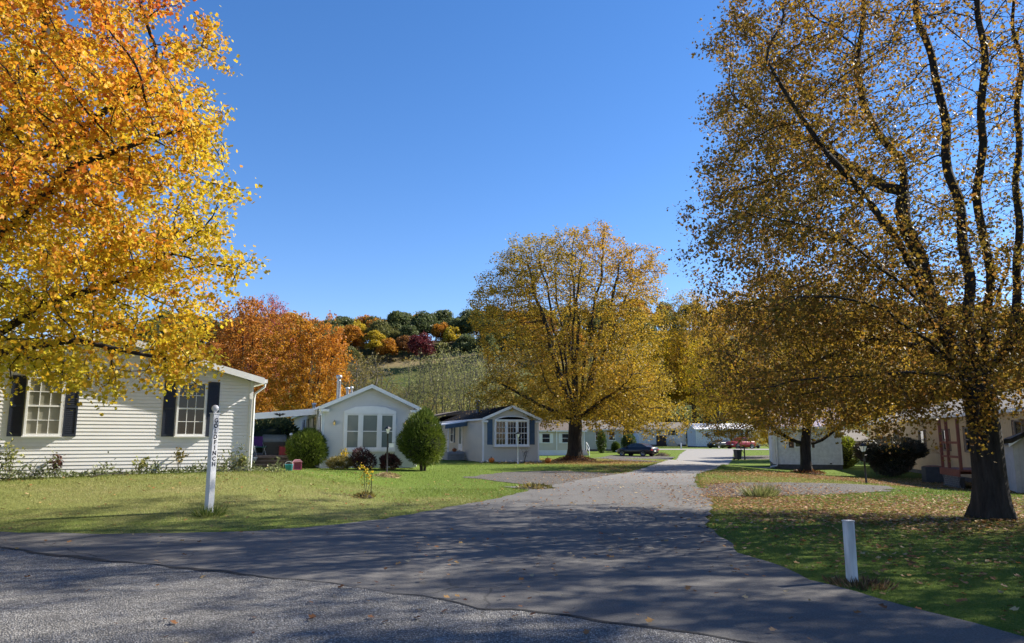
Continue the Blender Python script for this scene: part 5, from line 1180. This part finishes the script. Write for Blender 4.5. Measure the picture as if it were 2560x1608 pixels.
def mound(name, label, loc, r, h, m, seed, n=300, leafm=None, ls=.07, cat='mound'):
    g = np.random.default_rng(seed); t = thing(name, label, cat, loc); mb = MB(); prof = [(r * (1 - k / 6) * 1.0 + .001, h * math.sin(math.pi / 2 * k / 6) ** 1.0 - .03) for k in range(7)]; V = []
    mb.lathe(prof, n=18); o = mb.build('soil', m, t)
    for v in o.data.vertices: v.co.x *= 1 + .12 * math.sin(v.co.y * 9 + seed); v.co.y *= 1 + .15 * math.sin(v.co.x * 7 + seed); v.co.z += .02 * math.sin(v.co.x * 19) * math.sin(v.co.y * 17)
    a = g.uniform(0, 6.28, n); q = g.uniform(0, 1, n) ** .6; P = np.stack([q * r * 1.05 * np.cos(a), q * r * 1.05 * np.sin(a), h * np.sin(np.pi / 2 * (1 - q)) + .0], 1)
    D = np.stack([np.cos(a), np.sin(a), np.full(n, .8)], 1) + g.normal(size=(n, 3)) * .5
    link('ground_litter', sprays('ground_litter', P, D, ls * 1.6, ls * .5, g, g.uniform(0, 1, n)), leafm or L_pale, t); return t
M_soil = mat('dark_soil', (.045, .030, .018), 1, .4, 9, bmp=.6)
mound('soil_mound', 'small bare mound around the sapling', b, .26, .12, M_soil, 1, 200, L_olive)
mound('straw_mound', 'ring of dry straw around the foot of the black lamp post', ground(966, 1193), .48, .14, mat('straw', (.25, .19, .09), 1, .3, 12, bmp=.5), 2, 500, leafmat('straw_blades', [(0, (.16, .12, .05)), (1, (.42, .33, .16))], .3))
b = ground(1437, 1152); mound('leaf_pile', 'low mound of brown fallen leaves around the middle maple trunk', b, 1.45, .34, mat('leaf_brown', (.085, .038, .020), 1, .5, 14, bmp=.6), 3, 900, leafmat('dead_leaves', [(0, (.07, .025, .012)), (.6, (.20, .085, .03)), (1, (.34, .18, .06))], .3), .10, 'leaf pile')
b = ground(2017, 1184); mound('leaf_pile', 'low ring of brown leaves around the forked yard tree', b, .9, .16, mat('leaf_brown', (.1, .05, .02), 1), 4, 600, bpy.data.materials['dead_leaves'], .10, 'leaf pile')
b = ground(866, 1171)
stalks('goldenrod_plant', 'tall yellowing plant under the triple window of the grey home', (b.x, b.y - .5, b.z), 5, 1.25, .22, L_yellow, 4, 150, .07, None, 'plant')
b = ground(848, 1174); bush('low_shrub', 'low brownish shrub at the foot of the grey home front wall', b, [((0, 0, .28), (.55, .4, .28))], 2200, .14, .03, L_olive, 12, .6, .45, lumps=.5)
b = ground(905, 1174); bush('barberry_shrub', 'dark purple shrub below the triple window, behind the sapling', b, [((0, 0, .42), (.5, .45, .42))], 1700, .15, .045, L_purple, 13, .6, .55, lumps=.7)
b = ground(972, 1175); bush('barberry_shrub', 'dark purple shrub just behind the black lamp post', b, [((0, 0, .38), (.52, .45, .38))], 1700, .15, .045, L_purple, 14, .6, .55, lumps=.7)
b = ground(1311, 1155); stalks('bare_shrub', 'thin bare shrub in front of the beige home wall', b, 7, 1.0, .38, L_purple, 5, 40, .05, B_mid, 'shrub')
b = ground(2087, 1169); stalks('bare_shrub', 'leaning bare shrub at the right corner of the white house', b, 8, 2.9, .95, L_yellow, 6, 60, .10, B_mid, 'shrub', .02)
b = ground(1902, 1243)
def tuft(name, label, loc, n, ln, r, m, seed, w=.012, cat='grass clump'):
    g = np.random.default_rng(seed); a = g.uniform(0, 6.28, n); q = r * np.sqrt(g.uniform(0, 1, n)); P = np.stack([q * np.cos(a), q * np.sin(a), np.zeros(n) - .02], 1); D = np.stack([np.cos(a) * q / r * .9, np.sin(a) * q / r * .9, np.ones(n)], 1) + g.normal(size=(n, 3)) * .3
    o = link(name, sprays(name, P, D, ln, w, g, g.uniform(0, 1, n)), m); o.location = loc; return tag(o, label, cat)
L_grass = leafmat('grass_blades', [(0, (.035, .06, .010)), (.5, (.085, .13, .018)), (.85, (.15, .18, .035)), (1, (.28, .24, .09))], .35)
tuft('grass_clump', 'spiky pale grass clump by the gravel on the right verge', b, 520, .42, .38, leafmat('pale_grass', [(0, (.06, .08, .02)), (.6, (.18, .20, .06)), (1, (.36, .33, .14))], .35), 3, .016)
b = ground(525, 1290); tuft('grass_clump', 'long green grass clump at the foot of the street name post', b, 260, .28, .26, L_grass, 4, .012)
tuft('grass_clump', 'trodden brown grass clump at the foot of the worn bollard post', ground(2150, 1462), 420, .10, .34, leafmat('brown_grass', [(0, (.06, .035, .02)), (.6, (.15, .09, .04)), (1, (.30, .20, .10))], .3), 5, .02)
# weeds along the cream house wall: one undergrowth mass and single taller plants
g = np.random.default_rng(17)
def wallpt(s, off): t_ = Vector((math.cos(r1), math.sin(r1))); n_ = Vector((math.sin(r1), -math.cos(r1))); return (c1.x - t_.x * s + n_.x * off, c1.y - t_.y * s + n_.y * off)
P = []; 
for s in np.arange(-.9, 8.3, .085):
    hh = .06 + .26 * max(0, math.sin(s * 2.1 + .5)) * max(0, math.sin(s * .9 + 1.2)) + .16 * max(0, math.sin(s * 5.3)) + (.15 if s > 5 else 0)
    for k in range(int(14 + 70 * hh)):
        x, y = wallpt(s + g.normal() * .06, .12 + abs(g.normal()) * .22); P.append((x, y, Tz(x, y) + abs(g.normal()) * hh * .8))
P = np.array(P); D = g.normal(size=P.shape) + np.array((0, 0, .8))
tag(link('undergrowth', sprays('undergrowth', P, D, .13, .045, g, np.clip(.5 * lowfreq(P, 3, 3) + .5 * g.uniform(0, 1, len(P)), 0, 1)), leafmat('weed_leaves', [(0, (.045, .06, .018)), (.45, (.11, .14, .05)), (.8, (.21, .22, .11)), (1, (.30, .25, .12))], .35)), 'strip of unkempt weeds along the foot of the cream house wall', 'weeds', kind='stuff')
for i, (s, h, lb, lm_) in enumerate(((6.1, 1.05, 'tall pale weed between the left window and the middle of the cream wall', L_pale), (7.3, .85, 'dark stemmed weed below the left shutter of the cream house', L_olive), (5.0, .7, 'reddish dry weed right of the left window of the cream house', L_purple), (1.95, .75, 'leafy weed under the right window of the cream house', L_olive), (3.0, .5, 'bushy green weed at the middle of the cream wall', L_pale), (.2, .55, 'leafy weed at the right corner of the cream house', L_pale))):
    x, y = wallpt(s, .28); stalks('tall_weed', lb, G(x, y), 5, h, .18, lm_, 30 + i, 90, .085, None, 'weed', .006)
# fallen stick in the weeds
x, y = wallpt(4.2, .75); t = thing('fallen_branch', 'bent fallen branch lying at the edge of the weeds', 'branch', G(x, y), .3); mb = MB(); mb.tube([(0, 0, .01), (.2, .03, .08), (.45, .02, .11), (.8, .05, .10)], .012, 5); mb.build('wood', B_grey, t)
# ---- cars
M_tyre = mat('tyre_rubber', (.012, .012, .012), .85, .2, 9); M_rim = mat('alloy_rim', (.45, .45, .47), .3, .1, 9, metal=.8)
G_car = glass('car_glass', (.03, .035, .04), .04); M_lens = mat('headlight_lens', (.7, .7, .72), .12, .1, 9); M_tail = mat('tail_lens', (.30, .012, .015), .2, .1, 9)
def car(name, label, loc, rz, paint, L, Wd, prof, cab, wheels, wr, gclear=.22, suv=False, front_lights=True, cat='car'):
    """local +X is the front. prof: [(x, belt height)] along the body; cab: [(x,z)] roof line from rear glass base to windscreen base"""
    t = thing(name, label, cat, loc, rz); V = []; Fq = []; hw = Wd/2
    xs_ = [p[0] for p in prof]
    for x, z, ws in prof:
        q = hw * ws; zb = gclear + (.16 if abs(x) > L/2 - .15 else 0)
        for y, zz in ((-q * .90, zb), (-q, zb + .16), (-q, z * .62), (-q * .965, z * .88), (-q * .84, z), (0, z + .02), (q * .84, z), (q * .965, z * .88), (q, z * .62), (q, zb + .16), (q * .90, zb)): V.append((x, y, zz))
    n = 11
    for i in range(len(prof) - 1):
        for k in range(n): Fq.append((i*n+k, i*n+(k+1) % n, (i+1)*n+(k+1) % n, (i+1)*n+k))
    Fq += [tuple(range(n)), tuple(range((len(prof)-1)*n, len(prof)*n))]
    mb = MB(); mb.add(V, Fq, True)
    # cabin: pillars and roof
    def sec(x, z, zb): f = (z - zb) / (max(c_[1] for c_ in cab) - zb + 1e-6); return hw * (.86 - .17 * f)
    zb = min(c_[1] for c_ in cab) - .03
    CV = [(x, -sec(x, z, zb), z) for x, z in cab] + [(x, sec(x, z, zb), z) for x, z in cab]; m_ = len(cab)
    mb.add(CV, [(i, i+1, m_+i+1, m_+i) for i in range(m_ - 1)], True); mb.add(CV, [tuple(range(m_)), tuple(range(2*m_-1, m_-1, -1))])
    mb.build('body', paint, t)
    # glass: side strips and screens standing 8 mm proud
    top = max(c_[1] for c_ in cab); def_z0 = zb + .07; z1 = top - .075
    def xin(z, rear):
        pts = cab if rear else list(reversed(cab))
        for (xa, za), (xb, zb_) in zip(pts, pts[1:]):
            if za <= z <= zb_: return xa + (xb - xa) * (z - za) / max(zb_ - za, 1e-6)
        return pts[0][0]
    for s in (-1, 1):
        xr0, xr1 = xin(def_z0, True) + .10, xin(z1, True) + .12; xf0, xf1 = xin(def_z0, False) - .12, xin(z1, False) - .08; cuts = (0, .36, .72, 1.0)
        for a, b_ in zip(cuts, cuts[1:]):
            g_ = .035 if a else 0; mb = MB(); y0, y1 = s * (sec(0, def_z0, zb) + .008), s * (sec(0, z1, zb) + .008)
            if a == cuts[2] and not suv: pass
            mb.add([(xr0 + (xf0 - xr0) * a + g_, y0, def_z0), (xr0 + (xf0 - xr0) * b_, y0, def_z0), (xr1 + (xf1 - xr1) * b_, y1, z1), (xr1 + (xf1 - xr1) * a + g_, y1, z1)], [(0, 1, 2, 3)]); mb.build('side_window', G_car, t)
    for nm, rear in (('rear_window', True), ('windscreen', False)):
        za, zc = zb + .08, top - .05; x0, x1 = xin(za, rear), xin(zc, rear); d_ = -.012 if rear else .012; mb = MB()
        mb.add([(x0 + d_, -sec(0, za, zb) * .9, za + .008), (x0 + d_, sec(0, za, zb) * .9, za + .008), (x1 + d_, sec(0, zc, zb) * .9, zc + .012), (x1 + d_, -sec(0, zc, zb) * .9, zc + .012)], [(0, 1, 2, 3)]); mb.build(nm, G_car, t)
    for x in wheels:
        for s in (-1, 1):
            y = s * (hw - .10)
            mb = MB(); yo = s * (hw + .004); mb.lathe([(0, yo), (wr * 1.16, yo)], (x, 0, wr), 24, 'y'); mb.build('wheel_arch', M_black, t)
            mb = MB(); q = [(wr * .62, y + s * .115), (wr * .9, y + s * .118), (wr, y + s * .08), (wr, y - s * .09), (wr * .6, y - s * .1)]; mb.lathe(q, (x, 0, wr), 22, 'y'); w_ = mb.build('wheel', M_tyre, t)
            mb = MB(); mb.lathe([(0, y + s * .10), (wr * .15, y + s * .112), (wr * .18, y + s * .09), (wr * .55, y + s * .105), (wr * .64, y + s * .120)], (x, 0, wr), 10, 'y', False); mb.build('rim', M_rim, w_)
    zf = [p for p in prof][-1][1]; zr = prof[0][1]
    for s in (-1, 1):
        mb = MB(); y0, y1 = sorted((s * hw * .52, s * hw * .90)); mb.box((L/2 - .16, y0, zf * .80), (L/2 + .012, y1, zf * .97)); mb.build('headlight', M_lens, t, .01)
        mb = MB(); mb.box((-L/2 - .012, y0, zr * .76), (-L/2 + .14, y1, zr * .90)); mb.build('tail_light', M_tail, t, .01)
        mb = MB(); yy = s * (hw + .09); y0, y1 = sorted((s * hw * .88, yy + s * .07)); mb.box((cab[-1][0] - .42, y0, cab[-1][1] + .03), (cab[-1][0] - .26, y1, cab[-1][1] + .16)); mb.build('wing_mirror', paint, t, .02)
        mb = MB(); 
        for k in range(2): mb = MB(); y0, y1 = sorted((s * (hw + .001), s * (hw + .02))); mb.box((-.35 + k * .95, y0, zr * .80), (-.20 + k * .95, y1, zr * .83)); mb.build('door_handle', paint, t)
    mb = MB(); mb.box((-L/2 - .014, -.16, zr * .62), (-L/2 + .05, .16, zr * .75)); mb.build('licence_plate', M_white, t)
    mb = MB(); mb.box((L/2 - .05, -hw * .5, zf * .52), (L/2 + .013, hw * .5, zf * .80)); mb.build('grille', M_black, t)
    return t
def paintm(n, c): return mat(n, c, .3, .05, 2, spec=.35, coat=.25)
P_black = paintm('black_car_paint', (.012, .009, .012)); P_red = paintm('red_car_paint', (.27, .012, .022)); P_dark = paintm('charcoal_car_paint', (.018, .020, .022))
sedan_prof = [(-2.43, .86, .80), (-2.36, 1.0, .90), (-2.0, 1.06, .97), (-1.2, 1.02, 1.0), (0, .98, 1.0), (.9, .97, 1.0), (1.5, .90, .98), (2.1, .80, .92), (2.36, .70, .82), (2.43, .62, .74)]
sedan_cab = [(-1.95, 1.02), (-1.1, 1.38), (-.5, 1.46), (.05, 1.45), (.45, 1.36), (1.25, .95)]
b = ground(1593, 1140); yc = b.y; print('CAR Y', yc)
car('saloon_car', 'glossy black saloon car parked on the gravel with its tail towards the street', (b.x, b.y, b.z), R(137), P_black, 4.86, 1.86, sedan_prof, sedan_cab, (-1.38, 1.46), .34)
b = ground(1805, 1120.5)
car('coupe_car', 'dark coupe parked nose out beside the red car', (b.x, b.y + .6, b.z), R(212), P_dark, 4.8, 1.85, sedan_prof, [(-1.75, .98), (-.9, 1.27), (-.2, 1.33), (.2, 1.30), (1.1, .93)], (-1.38, 1.46), .33)
suv_prof = [(-2.32, .95, .84), (-2.28, 1.10, .92), (-1.9, 1.14, .98), (0, 1.12, 1.0), (.8, 1.12, 1.0), (1.4, 1.08, .98), (2.0, 1.02, .93), (2.28, .92, .86), (2.33, .72, .80)]
b = ground(1852, 1122)
car('suv_car', 'red sport utility car parked before the metal roofed house', (b.x, b.y, b.z), R(205), P_red, 4.65, 1.9, suv_prof, [(-2.2, 1.12), (-1.85, 1.60), (-1.0, 1.70), (-.1, 1.68), (.45, 1.56), (1.15, 1.10)], (-1.35, 1.4), .37, .24, True)
b = ground(1888, 1121); t = thing('utility_trailer', 'small dark flat trailer behind the red car', 'trailer', (b.x, b.y - .4, b.z), R(10))
mb = MB(); mb.box((-1.1, -.6, .42), (1.1, .6, .52)); mb.tube([(-1.1, 0, .46), (-1.9, 0, .42)], .04, 6); mb.build('flatbed', M_black, t)
for s in (-1, 1):
    mb = MB(); mb.lathe([(.0, s * .72), (.2, s * .73), (.28, s * .70), (.28, s * .62), (0, s * .62)], (0, 0, .28), 16, 'y'); mb.build('wheel', M_tyre, t)
# ---- wheeled bin and mailbox stand
b = ground(1845, 1150.5); t = thing('wheeled_bin', 'dark wheeled rubbish bin at the right edge of the street', 'bin', b, R(20))
mb = MB(); mb.add([(-.24, -.26, .08), (.24, -.26, .08), (.24, .24, .08), (-.24, .24, .08), (-.3, -.33, .98), (.3, -.33, .98), (.3, .33, .98), (-.3, .33, .98)], [(0, 3, 2, 1), (4, 5, 6, 7), (0, 1, 5, 4), (1, 2, 6, 5), (2, 3, 7, 6), (3, 0, 4, 7)]); mb.build('bin_body', mat('dark_green_plastic', (.018, .022, .020), .5, .2, 5), t, .015)
mb = MB(); mb.box((-.33, -.37, .985), (.33, .37, 1.06)); mb.build('lid', mat('lid_plastic', (.022, .025, .025), .45, .2, 5), t, .02)
for s in (-1, 1): mb = MB(); mb.lathe([(0, s * .24), (.1, s * .24), (.1, s * .31), (0, s * .31)], (.0, .0, 0), 14, 'x'); o = mb.build('wheel', M_tyre, t); o.location = (0, .27, .1)
b = ground(1862, 1150); t = thing('mailbox_stand', 'dark mailbox stand on a braced post beside the wheeled bin', 'mailbox', b, R(8))
mb = MB(); mb.box((-.05, -.05, -.3), (.05, .05, 1.15)); mb.build('post_shaft', M_black, t)
mb = MB(); mb.box((-.85, -.06, 1.152), (.35, .06, 1.23)); mb.build('crossbar', M_black, t)
mb = MB(); mb.tube([(-.04, 0, .72), (-.42, 0, 1.15)], .03, 5); mb.build('brace', M_black, t)
for k, x in enumerate((-.62, -.18)):
    mb = MB(); mb.prism([(-.09, 1.235), (.09, 1.235), (.09, 1.36), (.06, 1.41), (0, 1.43), (-.06, 1.41), (-.09, 1.36)], -.24, .24, lambda a, d, z, x=x: (x + a, d, z)); mb.build('mailbox_body', M_black, t)
b = ground(1752, 1118); t = thing('garden_cart', 'small grey garden cart standing on the lawn of the metal roofed house', 'cart', b, .5)
mb = MB(); mb.add([(-.5, -.35, .35), (.5, -.3, .45), (.5, .3, .45), (-.5, .35, .35), (-.75, -.5, .85), (.7, -.45, .9), (.7, .45, .9), (-.75, .5, .85)], [(0, 3, 2, 1), (0, 1, 5, 4), (1, 2, 6, 5), (2, 3, 7, 6), (3, 0, 4, 7)]); mb.build('tray', M_steel, t)
mb = MB(); mb.lathe([(0, -.05), (.22, -.05), (.22, .05), (0, .05)], (.5, 0, .22), 14, 'y'); mb.build('wheel', M_tyre, t)
for s in (-1, 1): mb = MB(); mb.tube([(.5, s * .2, .3), (-.5, s * .3, .4), (-1.3, s * .32, .75)], .025, 5); mb.build('handle', M_deck, t)
b = ground(1768, 1117); stalks('bare_shrub', 'pale dry garden plant beside the garden cart', b, 8, 1.3, .5, L_pale, 51, 120, .14, B_grey, 'shrub', .02)
mound('stone_pile', 'low dark clod pile on the grass behind the saloon car tail', ground(1655, 1140), .9, .35, M_soil, 7, 150, L_olive, .12, 'stone pile')
# second fork of weeds by the low wall of the pad
mound('soil_mound', 'dark clump of leaves at the tip of the left grass verge', ground(1338, 1222), .55, .10, M_soil, 9, 260, L_olive, .09)
# ================================================================== ground cover: blades of grass, fallen leaves
g = np.random.default_rng(99)
def scatter_view(n, y0, y1, pw):
    y = y0 + (y1 - y0) * g.uniform(0, 1, n) ** pw; x = y * g.uniform(-.82, .82, n); return np.stack([x, y], 1)
Q = np.concatenate([scatter_view(300000, 4.5, 24, 1.15), scatter_view(120000, 18, 46, 1.0)])
ed = np.array([p for p in apron_poly if abs(p[0]) < 14 and p[1] > 4.5] + [(xat(LX, y), y) for y in np.arange(YB, 50, .3)] + [(xat(RX, y), y) for y in np.arange(YB, 50, .3)])
E_ = ed[g.integers(0, len(ed), 26000)] + g.normal(size=(26000, 2)) * (.13, .13); E_ = E_[~onroad(E_) | (g.uniform(0, 1, 26000) < .10)]; nE = len(E_)
Q = np.concatenate([Q[~onroad(Q)], E_])
for pd in PADS: Q = Q[~pp(Q, pd)]
clump = lowfreq(np.stack([Q[:, 0], Q[:, 1], Q[:, 0] * 0], 1), 8, 2.6)
k_ = g.uniform(0, 1, len(Q)) < .45 + .75 * clump; Q = Q[k_]; clump = clump[k_]
t_ = Vector((math.cos(r1), math.sin(r1))); inh = ((Q[:, 0] - c1.x) * t_.x + (Q[:, 1] - c1.y) * t_.y < .05) & (-(Q[:, 0] - c1.x) * t_.y + (Q[:, 1] - c1.y) * t_.x > -.02)
Q = Q[~inh]; clump = clump[~inh]; n = len(Q)
P = np.stack([Q[:, 0], Q[:, 1], T(Q[:, 0], Q[:, 1]) - .004], 1)
D = np.stack([g.normal(0, .45, n), g.normal(0, .45, n), np.ones(n)], 1)
dryk = lowfreq(np.stack([Q[:, 0], Q[:, 1], Q[:, 0] * 0], 1), 4, .5) * np.exp(-((Q[:, 0] + 8) / 8) ** 2 - ((Q[:, 1] - 17) / 5.5) ** 2) * 1.5
rnd = np.clip(.18 * g.uniform(0, 1, n) + .30 * clump + .48 * dryk + .17, 0, 1)
far_ = np.clip(Q[:, 1] / 14, .75, 2.2)
dd = D / np.linalg.norm(D, axis=1)[:, None]; s_ = np.cross(dd, g.normal(size=(n, 3))); s_ /= np.linalg.norm(s_, axis=1)[:, None]
L_ = (.042 * g.uniform(.5, 1.4, n) * np.clip(far_, .8, 1.5))[:, None]; W_ = (.0034 * far_)[:, None]
V = np.stack([P - s_ * W_, P + s_ * W_, P + dd * L_], 1)
L_lawn = leafmat('lawn_blades', [(0, (.040, .075, .010)), (.4, (.105, .165, .022)), (.62, (.205, .225, .058)), (.82, (.33, .295, .125)), (1, (.40, .34, .17))], .4)
tag(link('grass', npmesh('grass', V, 3, rnd=rnd), L_lawn), 'short mown grass blades over both front lawns', 'grass', kind='stuff')
# fallen leaves
reg = []   # (count, sampler)
def ell(n, cx, cy, rx, ry): a = g.uniform(0, 6.28, n); q = np.sqrt(g.uniform(0, 1, n)); return np.stack([cx + rx * q * np.cos(a), cy + ry * q * np.sin(a)], 1)
def gau(n, cx, cy, sx_, sy): return np.stack([g.normal(cx, sx_, n), g.normal(cy, sy, n)], 1)
Ls = [gau(5200, 10.5, 18.5, 4.2, 1.9), gau(1500, 8.5, 15.2, 2.2, 1.2), gau(3000, 12.6, 33, 2.8, 2.4), ell(4600, 20, 33.5, 7.5, 6), gau(2400, 4.8, 50.5, 3.2, 3.0), gau(1500, 7.5, 24.0, 1.4, 2.6),
      gau(1100, 5.9, 19.0, .8, 2.0), gau(1400, 6.6, 33, 1.2, 6), gau(900, 6.5, 45, 1.5, 8), ell(500, 4, 9, 6, 5), ell(330, 6.5, 11.5, 3.5, 4), ell(260, -8, 16, 8, 5), ell(150, -2.5, 9.5, 6, 4), gau(800, 3.2, 28, 1.4, 4), gau(1000, 3.0, 58, 3.2, 6), ell(300, -3, 24, 7, 8), gau(500, 9, 12, 2, 2.2)]
for y in np.linspace(9, 40, 60): Ls.append(gau(10, xat(RN + RE, y) + .1, y, .25, .3))
Ls = [np.concatenate([a_, a_[: len(a_) // 2] + g.normal(size=(len(a_) // 2, 2)) * .35]) for a_ in Ls]
Q = np.concatenate(Ls); Q = Q[(Q[:, 1] > 3.2)]; n = len(Q)
on = onroad(Q); Q = Q[~on | (g.uniform(0, 1, n) < np.where(Q[:, 1] > 24, .20, .42))]; n = len(Q); on = onroad(Q)
P = np.stack([Q[:, 0], Q[:, 1], T(Q[:, 0], Q[:, 1]) + np.where(on, .048, .032)], 1)
rnd = g.uniform(0, 1, n)
me = leaves('fallen_leaves', P, .064, g, rnd, 'maple', nrm=np.array((0, 0, 1.0)), flat=2.6)
L_fall = leafmat('fallen_leaf', [(0, (.10, .042, .018)), (.35, (.22, .10, .035)), (.6, (.34, .17, .06)), (.8, (.42, .27, .10)), (.93, (.46, .36, .20)), (1, (.42, .10, .03))], .25)
tag(link('fallen_leaves', me, L_fall), 'dry brown and tan leaves fallen on the lawns, gravel and road', 'fallen leaves', kind='stuff')
# a few pale leaves caught on the dark roof
sl3 = .86 / (W3 / 2); n = 70; xs_ = g.uniform(-W3/2, 0, n); ys_ = g.uniform(.2, 11, n)
P = np.array([h3w(x, y, 3.86 + x * sl3 + .02) for x, y in zip(xs_, ys_)])
tag(link('roof_leaves', leaves('roof_leaves', P, .13, g, g.uniform(.5, 1, n), 'quad', nrm=np.array((-.35, 0, 1.0)), flat=3), L_fall), 'pale leaves scattered on the dark roof of the beige home', 'fallen leaves', kind='stuff')
